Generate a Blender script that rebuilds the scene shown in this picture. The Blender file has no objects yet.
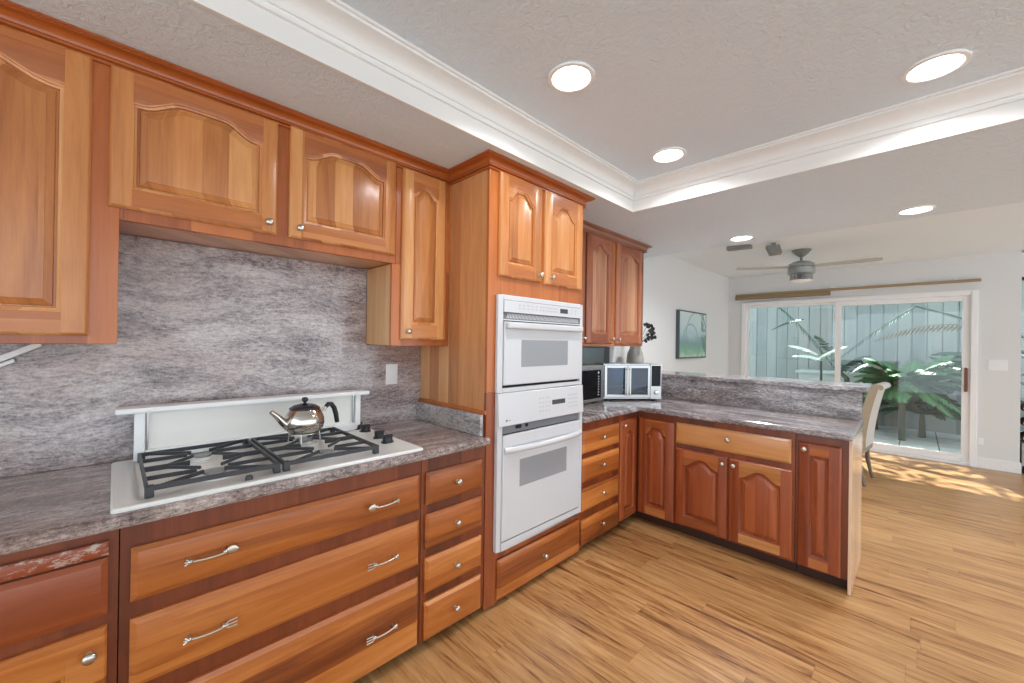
import bpy, bmesh, math, random
from mathutils import Vector, Matrix
random.seed(7)
SC = bpy.context.scene
COL = SC.collection
# ------------------------------------------------------------------ camera
F_PX = 401.5
CX, CY, CZ = 2.27, 0.0, 1.44
yaw, pitch, roll = math.radians(45.194), math.radians(0.135), math.radians(0.84)
Fv = Vector((-math.sin(yaw)*math.cos(pitch), math.cos(yaw)*math.cos(pitch), math.sin(pitch)))
R0 = Vector((math.cos(yaw), math.sin(yaw), 0)); U0 = R0.cross(Fv)
Rv = math.cos(roll)*R0 + math.sin(roll)*U0
Uv = math.cos(roll)*U0 - math.sin(roll)*R0
cam = bpy.data.cameras.new('camera'); camo = bpy.data.objects.new('camera', cam); COL.objects.link(camo)
cam.sensor_fit = 'HORIZONTAL'; cam.sensor_width = 36.0; cam.lens = 36.0*F_PX/1024
cam.clip_start = 0.05; cam.clip_end = 200
M = Matrix((Rv, Uv, -Fv)).transposed().to_4x4(); M.translation = Vector((CX, CY, CZ))
camo.matrix_world = M
SC.camera = camo
# ------------------------------------------------------------------ world, sun, exposure
SC.view_settings.view_transform = 'Standard'
SC.view_settings.look = 'None'
SC.view_settings.gamma = 1.0
SC.view_settings.use_curve_mapping = False
SC.view_settings.exposure = 0.38
w = bpy.data.worlds.new('sky'); SC.world = w; w.use_nodes = True
bg = w.node_tree.nodes['Background']
bg.inputs[0].default_value = (0.84, 0.93, 1.0, 1); bg.inputs[1].default_value = 1.8
sun = bpy.data.lights.new('sun', 'SUN'); sun.energy = 26.0; sun.angle = math.radians(0.6); sun.color = (1, .98, .94)
suno = bpy.data.objects.new('sun', sun); COL.objects.link(suno)
suno.rotation_euler = Vector((0.30, -1.0, -1.40)).to_track_quat('-Z', 'Y').to_euler()
suno.location = (0, 12, 8)

# ------------------------------------------------------------------ helpers
def lin(r, g, b):
    f = lambda c: (c/255/12.92) if c/255 <= .04045 else ((c/255+.055)/1.055)**2.4
    return (f(r), f(g), f(b), 1)

class MB:
    def __init__(s): s.v = []; s.f = []; s.m = []
    def face(s, pts, mi=0):
        n = len(s.v); s.v += [tuple(p) for p in pts]; s.f.append(list(range(n, n+len(pts)))); s.m.append(mi)
    def idx(s, pts): n = len(s.v); s.v += [tuple(p) for p in pts]; return list(range(n, n+len(pts)))
    def add(s, ix, mi=0): s.f.append(list(ix)); s.m.append(mi)
    def box(s, x0, x1, y0, y1, z0, z1, mi=0):
        a = s.idx([(x, y, z) for z in (z0, z1) for (x, y) in ((x0, y0), (x1, y0), (x1, y1), (x0, y1))])
        for q in ((0, 3, 2, 1), (4, 5, 6, 7), (0, 1, 5, 4), (1, 2, 6, 5), (2, 3, 7, 6), (3, 0, 4, 7)): s.add([a[i] for i in q], mi)
        return s
    def rings(s, rings, closed=True, cap0=True, cap1=True, mi=0):
        ids = [s.idx(r) for r in rings]; n = len(ids[0])
        for a, b in zip(ids, ids[1:]):
            for i in range(n if closed else n-1):
                j = (i+1) % n; s.add((a[i], a[j], b[j], b[i]), mi)
        if cap0: s.add(ids[0][::-1], mi)
        if cap1: s.add(ids[-1], mi)
        return s
    def lathe(s, prof, c=(0, 0, 0), axis='z', n=24, mi=0, cap0=True, cap1=True):
        rr = []
        for r, h in prof:
            ring = []
            for i in range(n):
                a = 2*math.pi*i/n; p, q = r*math.cos(a), r*math.sin(a)
                if axis == 'z': ring.append((c[0]+p, c[1]+q, c[2]+h))
                elif axis == 'x': ring.append((c[0]+h, c[1]+p, c[2]+q))
                else: ring.append((c[0]+p, c[1]-h, c[2]+q))   # 'y': grows towards -y
            rr.append(ring)
        return s.rings(rr, True, cap0, cap1, mi)
    def tube(s, path, r, n=8, mi=0, flat=1.0):
        P = [Vector(p) for p in path]; rad = r if isinstance(r, (list, tuple)) else [r]*len(P)
        up = Vector((0, 0, 1)); rr = []; prev = None
        for i, p in enumerate(P):
            d = (P[min(i+1, len(P)-1)]-P[max(i-1, 0)]).normalized()
            if prev is None:
                a = d.cross(up)
                if a.length < .05: a = d.cross(Vector((1, 0, 0)))
            else: a = prev-d*prev.dot(d)
            a.normalize(); b = a.cross(d).normalized(); prev = a
            rr.append([tuple(p+a*rad[i]*math.cos(2*math.pi*k/n)+b*rad[i]*flat*math.sin(2*math.pi*k/n)) for k in range(n)])
        return s.rings(rr, True, True, True, mi)
    def beam(s, p, q, w, h, mi=0, up=(0, 0, 1)):
        p = Vector(p); q = Vector(q); d = (q-p).normalized(); a = d.cross(Vector(up)).normalized(); b = a.cross(d)
        r = [[tuple(c+a*sx*w/2+b*sy*h/2) for sx, sy in ((-1, -1), (1, -1), (1, 1), (-1, 1))] for c in (p, q)]
        return s.rings(r, True, True, True, mi)
    def mesh(s, name, off=(0, 0, 0), smooth=None):
        me = bpy.data.meshes.new(name)
        me.from_pydata([(x-off[0], y-off[1], z-off[2]) for x, y, z in s.v], [], s.f)
        me.polygons.foreach_set('material_index', s.m)
        bm = bmesh.new(); bm.from_mesh(me)
        bmesh.ops.remove_doubles(bm, verts=bm.verts, dist=1e-5)
        bmesh.ops.recalc_face_normals(bm, faces=bm.faces)
        bm.to_mesh(me); bm.free()
        if smooth is not None:
            me.shade_smooth(); me.set_sharp_from_angle(angle=math.radians(smooth))
        return me

def make(name, mb, mats, parent=None, off=(0, 0, 0), bevel=0, smooth=None, label=None):
    me = mb.mesh(name, off, smooth) if isinstance(mb, MB) else mb
    for m in (mats if isinstance(mats, (list, tuple)) else [mats]): me.materials.append(m)
    o = bpy.data.objects.new(name, me); COL.objects.link(o)
    if parent: o.parent = parent
    if bevel:
        b = o.modifiers.new('bevel', 'BEVEL'); b.width = bevel; b.segments = 2; b.limit_method = 'ANGLE'; b.angle_limit = math.radians(40)
        b.harden_normals = False
    if label: o['label'] = label
    return o

class Thing:
    def __init__(s, name, label, cat, loc, rotz=0, group=None, local=False):
        o = bpy.data.objects.new(name, None); COL.objects.link(o)
        o.location = loc; o.rotation_euler = (0, 0, rotz); o.empty_display_size = .05
        o['label'] = label; o['category'] = cat
        if group: o['group'] = group
        s.o = o; s.off = (0, 0, 0) if local else tuple(loc)
    def part(s, name, mb, mats, parent=None, **k):
        return make(name, mb, mats, parent or s.o, s.off, **k)

def single(name, mb, mats, label, cat, loc=(0, 0, 0), group=None, **k):
    o = make(name, mb, mats, None, loc, **k); o.location = loc; o['label'] = label; o['category'] = cat
    if group: o['group'] = group
    return o
def struct(name, mb, mats, parent=None, **k):
    o = make(name, mb, mats, parent, **k)
    if not parent: o['kind'] = 'structure'
    return o

# ------------------------------------------------------------------ materials
def newmat(name):
    m = bpy.data.materials.new(name); m.use_nodes = True
    nt = m.node_tree; return m, nt, nt.nodes['Principled BSDF']
def plain(name, col, rough=.5, metal=0, spec=.5, emit=0, coat=0):
    m, nt, p = newmat(name)
    p.inputs['Base Color'].default_value = col; p.inputs['Roughness'].default_value = rough
    p.inputs['Metallic'].default_value = metal; p.inputs['Specular IOR Level'].default_value = spec
    p.inputs['Coat Weight'].default_value = coat
    if emit:
        p.inputs['Emission Color'].default_value = col; p.inputs['Emission Strength'].default_value = emit
    return m
def N(nt, t, **k):
    n = nt.nodes.new(t)
    for a, b in k.items(): setattr(n, a, b)
    return n
def math_(nt, op, a, b=None, clamp=False):
    n = N(nt, 'ShaderNodeMath', operation=op, use_clamp=clamp)
    for i, x in enumerate((a, b)):
        if x is None: continue
        if isinstance(x, (int, float)): n.inputs[i].default_value = x
        else: nt.links.new(x, n.inputs[i])
    return n.outputs[0]
def ramp(nt, fac, stops):
    r = N(nt, 'ShaderNodeValToRGB'); e = r.color_ramp.elements
    while len(e) < len(stops): e.new(.5)
    for i, (p, c) in enumerate(stops): e[i].position = p; e[i].color = c
    nt.links.new(fac, r.inputs[0]); return r.outputs[0]
def noise(nt, vec, scale, detail=4, rough=.55, dist=0):
    n = N(nt, 'ShaderNodeTexNoise'); n.inputs['Scale'].default_value = scale; n.inputs['Detail'].default_value = detail
    n.inputs['Roughness'].default_value = rough; n.inputs['Distortion'].default_value = dist
    if vec is not None: nt.links.new(vec, n.inputs['Vector'])
    return n.outputs['Fac']
def mixc(nt, fac, a, b, mode='MIX'):
    n = N(nt, 'ShaderNodeMix', data_type='RGBA', blend_type=mode)
    for i, x in ((0, fac), (6, a), (7, b)):
        if isinstance(x, (int, float, tuple)): n.inputs[i].default_value = x
        else: nt.links.new(x, n.inputs[i])
    return n.outputs[2]
def comb(nt, x, y, z):
    n = N(nt, 'ShaderNodeCombineXYZ')
    for i, v in enumerate((x, y, z)):
        if isinstance(v, (int, float)): n.inputs[i].default_value = v
        else: nt.links.new(v, n.inputs[i])
    return n.outputs[0]
def objxyz(nt):
    t = N(nt, 'ShaderNodeTexCoord'); s = N(nt, 'ShaderNodeSeparateXYZ'); nt.links.new(t.outputs['Object'], s.inputs[0])
    return t.outputs['Object'], s.outputs[0], s.outputs[1], s.outputs[2]
def bump(nt, p, h, strength=.2, dist=.01):
    b = N(nt, 'ShaderNodeBump'); b.inputs['Strength'].default_value = strength; b.inputs['Distance'].default_value = dist
    nt.links.new(h, b.inputs['Height']); nt.links.new(b.outputs[0], p.inputs['Normal'])

def wood(name, dark, mid, light, axis='V', strip=.085, rough=.32, contrast=1.0):
    m, nt, p = newmat(name)
    vec, x, y, z = objxyz(nt)
    oi = N(nt, 'ShaderNodeObjectInfo'); rnd = oi.outputs['Random']
    s = math_(nt, 'ADD', x, y)
    across, along = (s, z) if axis == 'V' else (z, s)
    rr = math_(nt, 'MULTIPLY', rnd, 37.0)
    idx = math_(nt, 'FLOOR', math_(nt, 'ADD', math_(nt, 'DIVIDE', across, strip), rr))
    wn = N(nt, 'ShaderNodeTexWhiteNoise', noise_dimensions='1D'); nt.links.new(idx, wn.inputs['W'])
    stripv = wn.outputs['Value']
    g1 = noise(nt, comb(nt, math_(nt, 'MULTIPLY', across, 16), math_(nt, 'MULTIPLY', along, 1.6), math_(nt, 'ADD', rr, math_(nt, 'MULTIPLY', idx, 3.7))), 1.0, 5, .6, .8)
    g2 = noise(nt, comb(nt, math_(nt, 'MULTIPLY', across, 160), math_(nt, 'MULTIPLY', along, 5), rr), 1.0, 3, .6)
    f = math_(nt, 'ADD', math_(nt, 'MULTIPLY', g1, .62*contrast), math_(nt, 'MULTIPLY', stripv, .42*contrast))
    f = math_(nt, 'ADD', f, math_(nt, 'MULTIPLY', g2, .22))
    f = math_(nt, 'SUBTRACT', f, .11+.5*(contrast-1))
    c = ramp(nt, f, [(.18, dark), (.5, mid), (.85, light)])
    nt.links.new(c, p.inputs['Base Color'])
    p.inputs['Roughness'].default_value = rough
    p.inputs['Coat Weight'].default_value = .35; p.inputs['Coat Roughness'].default_value = .18
    bump(nt, p, g2, .05, .002)
    return m
A = lambda *c: lin(*c)
# cabinet timber: honey maple-cherry doors, redder cherry frames; base tones include painted shade
W_UP_V = wood('maple_door_vertical', A(156, 90, 46), A(203, 133, 74), A(228, 168, 106))
W_UP_H = wood('maple_door_horizontal', A(150, 82, 42), A(187, 112, 58), A(212, 144, 84), 'H')
W_FR = wood('cherry_face_frame', A(146, 74, 30), A(184, 102, 46), A(206, 126, 62), 'V', .2)
W_SIDE = wood('cherry_side_veneer', A(178, 112, 66), A(214, 152, 98), A(232, 182, 130), 'V', .10)
W_DRW = wood('cherry_drawer_front', A(112, 52, 20), A(170, 94, 38), A(210, 134, 66), 'H', .12, contrast=1.25)
W_LFR = wood('shaded_cherry_base_frame', A(82, 36, 16), A(118, 54, 26), A(146, 74, 36), 'V', .2)
W_RD_V = wood('red_cherry_door_vertical', A(112, 46, 22), A(150, 72, 36), A(180, 98, 52))
W_RD_H = wood('red_cherry_door_horizontal', A(122, 58, 28), A(166, 92, 46), A(196, 124, 68), 'H')
W_CROWN = wood('cherry_crown', A(132, 62, 24), A(176, 92, 38), A(200, 120, 56), 'H', .3)
W_TOE = plain('toe_kick_brown', A(62, 32, 22), .55)
DARK = plain('dark_gap', A(28, 24, 24), .8)
NICKEL = plain('brushed_nickel', A(205, 200, 190), .28, 1)
WHITE_E = plain('white_enamel', A(208, 209, 212), .22, coat=.3)
WHITE_P = plain('white_plastic', A(240, 241, 242), .4)
CREAM = plain('cream_enamel', A(234, 234, 230), .3, coat=.2)
OVENGLASS = plain('pale_oven_window', A(150, 153, 157), .25)
IRON = plain('cast_iron', A(58, 60, 64), .42)
BLACKP = plain('black_plastic', A(30, 32, 38), .3)
LCD = plain('dark_display', A(70, 72, 72), .2)
STEEL = plain('stainless_steel', A(190, 190, 190), .27, 1)
PSTEEL = plain('polished_steel', A(205, 200, 192), .1, 1)
BLACKG = plain('black_glass', A(8, 9, 14), .15, spec=.2)

def granite(name, light, mid, dark, brown, ax='y'):
    m, nt, p = newmat(name)
    vec, x, y, z = objxyz(nt)
    if ax == 'y': a, b = y, math_(nt, 'ADD', z, x)
    else: a, b = x, math_(nt, 'ADD', z, y)
    wv = noise(nt, vec, 1.6, 3, .5)
    b2 = math_(nt, 'ADD', b, math_(nt, 'MULTIPLY', wv, .16))
    v1 = comb(nt, math_(nt, 'MULTIPLY', a, 3.2), math_(nt, 'MULTIPLY', b2, 13), 0)
    n1 = noise(nt, v1, 1.0, 6, .68, .5)
    v2 = comb(nt, math_(nt, 'MULTIPLY', a, 34), math_(nt, 'MULTIPLY', b2, 105), 3.0)
    n2 = noise(nt, v2, 1.0, 4, .7, .3)
    n3 = noise(nt, vec, 130, 3, .8)
    f = math_(nt, 'ADD', math_(nt, 'MULTIPLY', n1, .50), math_(nt, 'MULTIPLY', n2, .47))
    f = math_(nt, 'ADD', f, math_(nt, 'MULTIPLY', n3, .28))
    c = ramp(nt, f, [(.47, dark), (.56, mid), (.64, light), (.75, A(212, 206, 205))])
    bm_ = noise(nt, comb(nt, math_(nt, 'MULTIPLY', a, 1.1), math_(nt, 'MULTIPLY', b2, 2.6), 7.0), 1.0, 3, .5)
    bf = ramp(nt, bm_, [(.45, (0, 0, 0, 1)), (.72, (1, 1, 1, 1))])
    c2 = mixc(nt, math_(nt, 'MULTIPLY', bf, .85), c, brown, 'MULTIPLY')
    nt.links.new(c2, p.inputs['Base Color'])
    p.inputs['Roughness'].default_value = .17; p.inputs['Coat Weight'].default_value = .2
    return m
GRAN_W = granite('granite_slab', A(178, 168, 168), A(138, 127, 129), A(78, 70, 74), A(215, 180, 160))
GRAN_C = granite('granite_counter', A(166, 154, 150), A(124, 113, 112), A(66, 58, 60), A(205, 172, 152))
GRAN_X = granite('granite_peninsula', A(150, 144, 146), A(108, 102, 104), A(54, 50, 52), A(200, 176, 156), 'x')

def textured(name, col, strength=.35, scale=26, dist=.01):
    m, nt, p = newmat(name)
    vec, x, y, z = objxyz(nt)
    n = noise(nt, vec, scale, 4, .6, .9)
    c = ramp(nt, n, [(.35, (0, 0, 0, 1)), (.62, (1, 1, 1, 1))])
    n2 = noise(nt, vec, scale*4, 2, .5)
    h = math_(nt, 'ADD', c, math_(nt, 'MULTIPLY', n2, .3))
    bump(nt, p, h, strength, dist)
    p.inputs['Base Color'].default_value = col; p.inputs['Roughness'].default_value = .7
    return m
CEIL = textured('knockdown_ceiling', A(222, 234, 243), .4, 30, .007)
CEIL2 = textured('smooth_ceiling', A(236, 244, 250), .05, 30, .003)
WALLM = textured('painted_wall', A(222, 223, 223), .08, 60, .002)
TRIMW = plain('white_trim_paint', A(238, 238, 236), .35)

def floor_mat():
    m, nt, p = newmat('oak_plank_floor')
    vec, x, y, z = objxyz(nt)
    row = math_(nt, 'FLOOR', math_(nt, 'DIVIDE', y, .152))
    wn = N(nt, 'ShaderNodeTexWhiteNoise', noise_dimensions='1D'); nt.links.new(row, wn.inputs['W'])
    xs = math_(nt, 'ADD', math_(nt, 'DIVIDE', x, 1.22), math_(nt, 'MULTIPLY', wn.outputs['Value'], 5.0))
    colm = math_(nt, 'FLOOR', xs)
    wn2 = N(nt, 'ShaderNodeTexWhiteNoise', noise_dimensions='2D'); nt.links.new(comb(nt, row, colm, 0), wn2.inputs['Vector'])
    r2 = wn2.outputs['Value']
    v = comb(nt, math_(nt, 'MULTIPLY', x, 1.7), math_(nt, 'MULTIPLY', y, 21), math_(nt, 'MULTIPLY', r2, 40))
    g = noise(nt, v, 1.0, 7, .68, .9)
    v2 = comb(nt, math_(nt, 'MULTIPLY', x, 7), math_(nt, 'MULTIPLY', y, 120), math_(nt, 'MULTIPLY', r2, 10))
    g2 = noise(nt, v2, 1.0, 4, .6)
    f = math_(nt, 'ADD', math_(nt, 'MULTIPLY', g, .78), math_(nt, 'MULTIPLY', g2, .32))
    f = math_(nt, 'ADD', f, math_(nt, 'MULTIPLY', math_(nt, 'SUBTRACT', r2, .5), .07))
    c = ramp(nt, f, [(.37, A(92, 56, 30)), (.445, A(144, 97, 56)), (.53, A(178, 130, 80)), (.70, A(202, 158, 106))])
    fy = math_(nt, 'FRACT', math_(nt, 'DIVIDE', y, .152)); fx = math_(nt, 'FRACT', xs)
    e1 = math_(nt, 'LESS_THAN', fy, .010); e2 = math_(nt, 'LESS_THAN', fx, .0022)
    e = math_(nt, 'MAXIMUM', e1, e2)
    c = mixc(nt, math_(nt, 'MULTIPLY', e, .25), c, A(90, 62, 42))
    nt.links.new(c, p.inputs['Base Color'])
    p.inputs['Roughness'].default_value = .32; p.inputs['Specular IOR Level'].default_value = .5
    bump(nt, p, g2, .04, .002)
    return m
FLOOR = floor_mat()

def glass_mat(name='window_glass', tint=(0.86, .95, .95, 1), k=.10):
    m = bpy.data.materials.new(name); m.use_nodes = True; nt = m.node_tree; nt.nodes.clear()
    o = N(nt, 'ShaderNodeOutputMaterial'); mx = N(nt, 'ShaderNodeMixShader'); t = N(nt, 'ShaderNodeBsdfTransparent'); g = N(nt, 'ShaderNodeBsdfGlossy')
    t.inputs[0].default_value = tint; g.inputs['Roughness'].default_value = .02
    lw = N(nt, 'ShaderNodeLayerWeight'); lw.inputs[0].default_value = .25
    f = math_(nt, 'ADD', math_(nt, 'MULTIPLY', lw.outputs['Fresnel'], .6), k)
    nt.links.new(f, mx.inputs[0]); nt.links.new(t.outputs[0], mx.inputs[1]); nt.links.new(g.outputs[0], mx.inputs[2]); nt.links.new(mx.outputs[0], o.inputs[0])
    return m
GLASS = glass_mat(tint=(.92, .96, .955, 1), k=.04)
GLASS2 = glass_mat('appliance_glass', (.42, .50, .60, 1), .05)

# ------------------------------------------------------------------ setting
ZS, ZT, ZD = 2.43, 2.61, 2.60      # soffit, tray and dining ceiling heights
YW = 7.5                            # garden wall
XR, YB = 6.2, -3.6
mb = MB(); mb.box(-.15, XR, YB, YW+.02, -.12, 0); struct('floor', mb, FLOOR)
mb = MB(); mb.box(-.15, 0, YB, YW+.15, 0, 2.9); struct('wall_left', mb, WALLM)
# soffit with tray opening x>.757, y<2.756
TX, TY = .757, 2.756
mb = MB()
mb.box(-.15, TX, YB, TY, ZS, 2.9); mb.box(-.15, XR, TY, 4.31, ZS, 2.9)
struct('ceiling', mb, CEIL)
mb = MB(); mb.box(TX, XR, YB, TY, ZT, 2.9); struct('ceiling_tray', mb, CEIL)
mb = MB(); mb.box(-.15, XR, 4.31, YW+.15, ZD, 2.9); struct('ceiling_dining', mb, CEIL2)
# tray crown: fascia, bead, cove, mitred at the corner
prof = [(0, ZS-.002), (.012, ZS-.002), (.012, ZS+.078), (.022, ZS+.08), (.022, ZS+.09), (.014, ZS+.094), (.018, ZS+.104)]
for i in range(7):
    a = math.pi/2*i/6
    prof.append((.024+.062*(1-math.cos(a)), ZS+.106+.05*math.sin(a)))
prof += [(.094, ZS+.158), (.094, ZS+.168), (.104, ZS+.170), (.104, ZT)]
prof = [(o, z) for o, z in prof] + [(0, ZT)]
mb = MB()
mb.rings([[(TX+o, YB, z) for o, z in prof], [(TX+o, TY-o, z) for o, z in prof], [(XR, TY-o, z) for o, z in prof]], True)
struct('trim_1', mb, TRIMW, smooth=30)

# garden wall with the sliding door opening
DX0, DX1, DZ1 = .20, 2.80, 2.165
mb = MB()
mb.box(-.15, DX0, YW, YW+.15, 0, 2.9); mb.box(DX1, 3.13, YW, YW+.15, 0, 2.9); mb.box(DX0, DX1, YW, YW+.15, DZ1, 2.9)
mb.box(3.13, XR, YW+.33, YW+.48, 2.33, 2.9); mb.box(3.03, 3.13, YW+.15, YW+.48, 0, 2.9)
mb.box(4.9, XR, YW+.33, YW+.48, 0, 2.33); mb.box(3.13, 4.9, YW+.33, YW+.48, 0, .06)
struct('wall_back', mb, WALLM)
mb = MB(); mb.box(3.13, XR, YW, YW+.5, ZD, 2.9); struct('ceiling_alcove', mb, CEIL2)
mb = MB(); mb.box(-.15, XR, YW+.02, YW+.5, -.12, 0); struct('floor_threshold', mb, FLOOR)
# casing, frame and the two glazed panels
d1 = MB(); y0, y1 = YW-.022, YW+.0
d1.box(DX0-.0, DX0+.06, y0, YW+.12, 0, DZ1); d1.box(DX1-.06, DX1, y0, YW+.12, 0, DZ1)
d1.box(DX0+.06, DX1-.06, y0, YW+.12, DZ1-.06, DZ1); d1.box(DX0+.06, DX1-.06, y0+.01, YW+.12, 0, .035)
door = struct('door_1', d1, WHITE_P, bevel=.004)
def sash(name, x0, x1, ya, yb, z0=.035, z1=DZ1-.06, sw=.055, br=.09):
    m = MB(); m.box(x0, x0+sw, ya, yb, z0, z1); m.box(x1-sw, x1, ya, yb, z0, z1)
    m.box(x0+sw, x1-sw, ya, yb, z1-sw, z1); m.box(x0+sw, x1-sw, ya, yb, z0, z0+br)
    o = struct(name, m, WHITE_P, door, bevel=.003)
    g = MB(); g.box(x0+sw, x1-sw, (ya+yb)/2-.003, (ya+yb)/2+.003, z0+br, z1-sw)
    struct('pane', g, GLASS, o)
    return o
sash('fixed_panel', DX0+.06, 1.49, YW+.055, YW+.095, sw=.035)
sl = sash('sliding_panel', 1.43, DX1-.06, YW+.008, YW+.048, sw=.065)
h = MB(); h.tube([(2.705, YW+.008, 1.20), (2.705, YW-.035, 1.19), (2.705, YW-.04, 1.06), (2.705, YW-.035, .93), (2.705, YW+.008, .92)], .014, 8)
h.box(2.69, 2.72, YW-.06, YW-.035, .92, 1.20)
struct('handle', h, plain('brown_handle', A(112, 62, 40), .4), sl, bevel=.004, smooth=40)
# second window round the corner with dark frame
w2 = MB(); yy = YW+.38
w2.box(3.132, 3.145, yy-.03, yy+.03, .06, 2.33); w2.box(4.84, 4.9, yy-.03, yy+.03, .06, 2.33); w2.box(3.145, 4.84, yy-.03, yy+.03, 2.29, 2.33); w2.box(3.145, 4.84, yy-.03, yy+.03, .06, .12)
wo = struct('window_1', w2, plain('dark_bronze_frame', A(52, 42, 34), .5), bevel=.003)
g = MB(); g.box(3.145, 4.84, yy-.003, yy+.003, .12, 2.29); struct('pane', g, GLASS, wo)
# baseboards
mb = MB(); mb.box(DX1, 3.142, YW-.014, YW, 0, .115); mb.box(DX1, 3.138, YW-.010, YW, .115, .13); mb.box(3.13, 3.142, YW, YW+.33, 0, .12)
struct('baseboard_back', mb, TRIMW, bevel=.003)
mb = MB(); mb.box(0, DX0, YW-.014, YW, 0, .12); mb.box(0, .014, 4.1, YW-.014, 0, .12); struct('baseboard_left', mb, TRIMW, bevel=.003)

# ------------------------------------------------------------------ cabinet doors and drawers
def mapper(kind, plane):
    # plane = back plane of the slab; kind 'x' faces +x (u=y), 'y' faces -y (u=x)
    if kind == 'x': return lambda u, v, w_: (plane+w_, u, v)
    return lambda u, v, w_: (u, plane-w_, v)
def archz(t, rise, broad):
    a = max(0, min(1, (min(t, 1-t)-.05)/(.40*broad)))
    return rise*(.86*a*a*(3-2*a)+.14*math.sin(math.pi*t))
def door(th, kind, plane, u0, u1, z0, z1, mats, rise=.05, s=.055, top=.11, bot=.06, broad=1.0, parent=None, knob=None, name='door', T=.02):
    """arched raised-panel door; mats = (stile V, rail H, panel V)"""
    P = mapper(kind, plane); K = 32 if rise else 2
    def loop(o, wv):   # opening loop offset inward by o
        pts = [(u0+s+o, z0+bot+o), (u1-s-o, z0+bot+o)]
        for i in range(K+1):
            t = i/K; u = u1-s-o-(u1-u0-2*s-2*o)*t
            z = z1-top+(archz(t, rise, broad) if rise else 0)-o*(1.0)
            pts.append((u, z))
        return [P(u, v, wv) for u, v in pts]
    m = MB()
    e = .009
    R = lambda i, wv: [P(u, v, wv) for u, v in ((u0+i, z0+i), (u1-i, z0+i), (u1-i, z1-i), (u0+i, z1-i))]
    m.rings([R(0, 0), R(0, T-.009), R(.004, T-.003), R(e, T)], True, True, False, 0)
    q = lambda pts, mi: m.face([P(u, v, T) for u, v in pts], mi)
    q([(u0+e, z0+e), (u0+s, z0+e), (u0+s, z1-e), (u0+e, z1-e)], 0)
    q([(u1-s, z0+e), (u1-e, z0+e), (u1-e, z1-e), (u1-s, z1-e)], 0)
    q([(u0+s, z0+e), (u1-s, z0+e), (u1-s, z0+bot), (u0+s, z0+bot)], 1)
    for i in range(K):
        a, b = i/K, (i+1)/K
        f = lambda t: (u1-s-(u1-u0-2*s)*t, z1-top+(archz(t, rise, broad) if rise else 0))
        (ua, za), (ub, zb) = f(a), f(b)
        q([(ub, zb), (ua, za), (ua, z1-e), (ub, z1-e)], 1)
    m.rings([loop(0, T), loop(.003, T-.001), loop(.005, T-.006), loop(.011, T-.008), loop(.012, T-.016)], True, False, False, 0)
    d = th.part(name, m, mats[:2], parent, smooth=32)
    pm = MB()
    pm.rings([loop(.0125, T-.0165), loop(.018, T-.0165), loop(.020, T-.013), loop(.038, T-.004), loop(.0385, T-.002), loop(.042, T-.0015)], True, False, True, 0)
    th.part('raised_panel', pm, mats[2], d, smooth=20)
    if knob: knob_at(th, kind, plane, T, knob, d)
    return d
KN = [(0.0045, 0), (.0045, .012), (.006, .015), (.0135, .019), (.0155, .024), (.0135, .029), (.007, .032)]
def knob_at(th, kind, plane, T, uv, parent, r=1.0):
    u, v = uv; P = mapper(kind, plane)
    k = MB(); base = P(u, v, T); kn = [(a*r, b*r) for a, b in KN]
    k.lathe(kn, base, 'x' if kind == 'x' else 'y', 16); k.lathe([(.008*r, -.001), (.008*r, .002)], base, 'x' if kind == 'x' else 'y', 16)
    th.part('knob', k, NICKEL, parent, smooth=50)
def slab(th, kind, plane, u0, u1, z0, z1, mat, knobs=(), name='drawer', T=.02, e=.013, dp=.009, parent=None):
    P = mapper(kind, plane)
    R = lambda i, wv: [P(u, v, wv) for u, v in ((u0+i, z0+i), (u1-i, z0+i), (u1-i, z1-i), (u0+i, z1-i))]
    m = MB(); m.rings([R(0, 0), R(0, T-dp), R(.002, T-dp+.001), R(e, T-.001), R(e+.003, T)], True, True, True, 0)
    d = th.part(name, m, mat, parent, smooth=25)
    for k in knobs: knob_at(th, kind, plane, T, k, d)
    return d
def cbox(th, name, mat, *b, bevel=.0015, parent=None):
    m = MB()
    for x in b: m.box(*x)
    return th.part(name, m, mat, parent, bevel=bevel)
UP = (W_UP_V, W_UP_H, W_UP_V); RD = (W_RD_V, W_RD_H, W_RD_V)
WG = .001
XF = .665           # face frame plane of the base cabinets
XU = .315           # face frame plane of the wall cabinets
YP = 3.05           # face frame plane of the peninsula
ZC = .90            # underside of the countertops
TOE = .045
TOP_ = .082           # toe height under the peninsula run
FT = .02            # frame thickness

def carcass(th, y0, y1, z0=TOE, z1=ZC-WG, xf=XF, mat=W_LFR, toe=True):
    cbox(th, 'body', mat, (WG, xf, y0+WG, y1-WG, z0, z1))
    if toe: cbox(th, 'toe_kick', W_TOE, (.05, xf-.065, y0+WG, y1-WG, WG, z0), bevel=0)

# ---- base cabinet at far left
th = Thing('base_cabinet', 'red cherry base cabinet at the left picture edge with scuffed cutting board above its drawer', 'cabinet', (.33, -.55, 0), group='cherry base cabinets')
carcass(th, -1.1, .020)
bm_ = wood('scuffed_board', A(120, 50, 26), A(152, 72, 40), A(170, 90, 52), 'H', .3)
nt = bm_.node_tree; p = nt.nodes['Principled BSDF']
src = p.inputs['Base Color'].links[0].from_socket
v, x, y, z = objxyz(nt); n1 = noise(nt, comb(nt, math_(nt, 'MULTIPLY', x, 40), math_(nt, 'MULTIPLY', y, 34), math_(nt, 'MULTIPLY', z, 70)), 1.0, 6, .75)
nt.links.new(mixc(nt, ramp(nt, n1, [(.52, (0, 0, 0, 1)), (.60, (1, 1, 1, 1))]), src, A(190, 165, 150)), p.inputs['Base Color'])
slab(th, 'x', XF, -1.05, -.002, .829, .867, bm_, name='cutting_board', e=.004, dp=.003)
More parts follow.
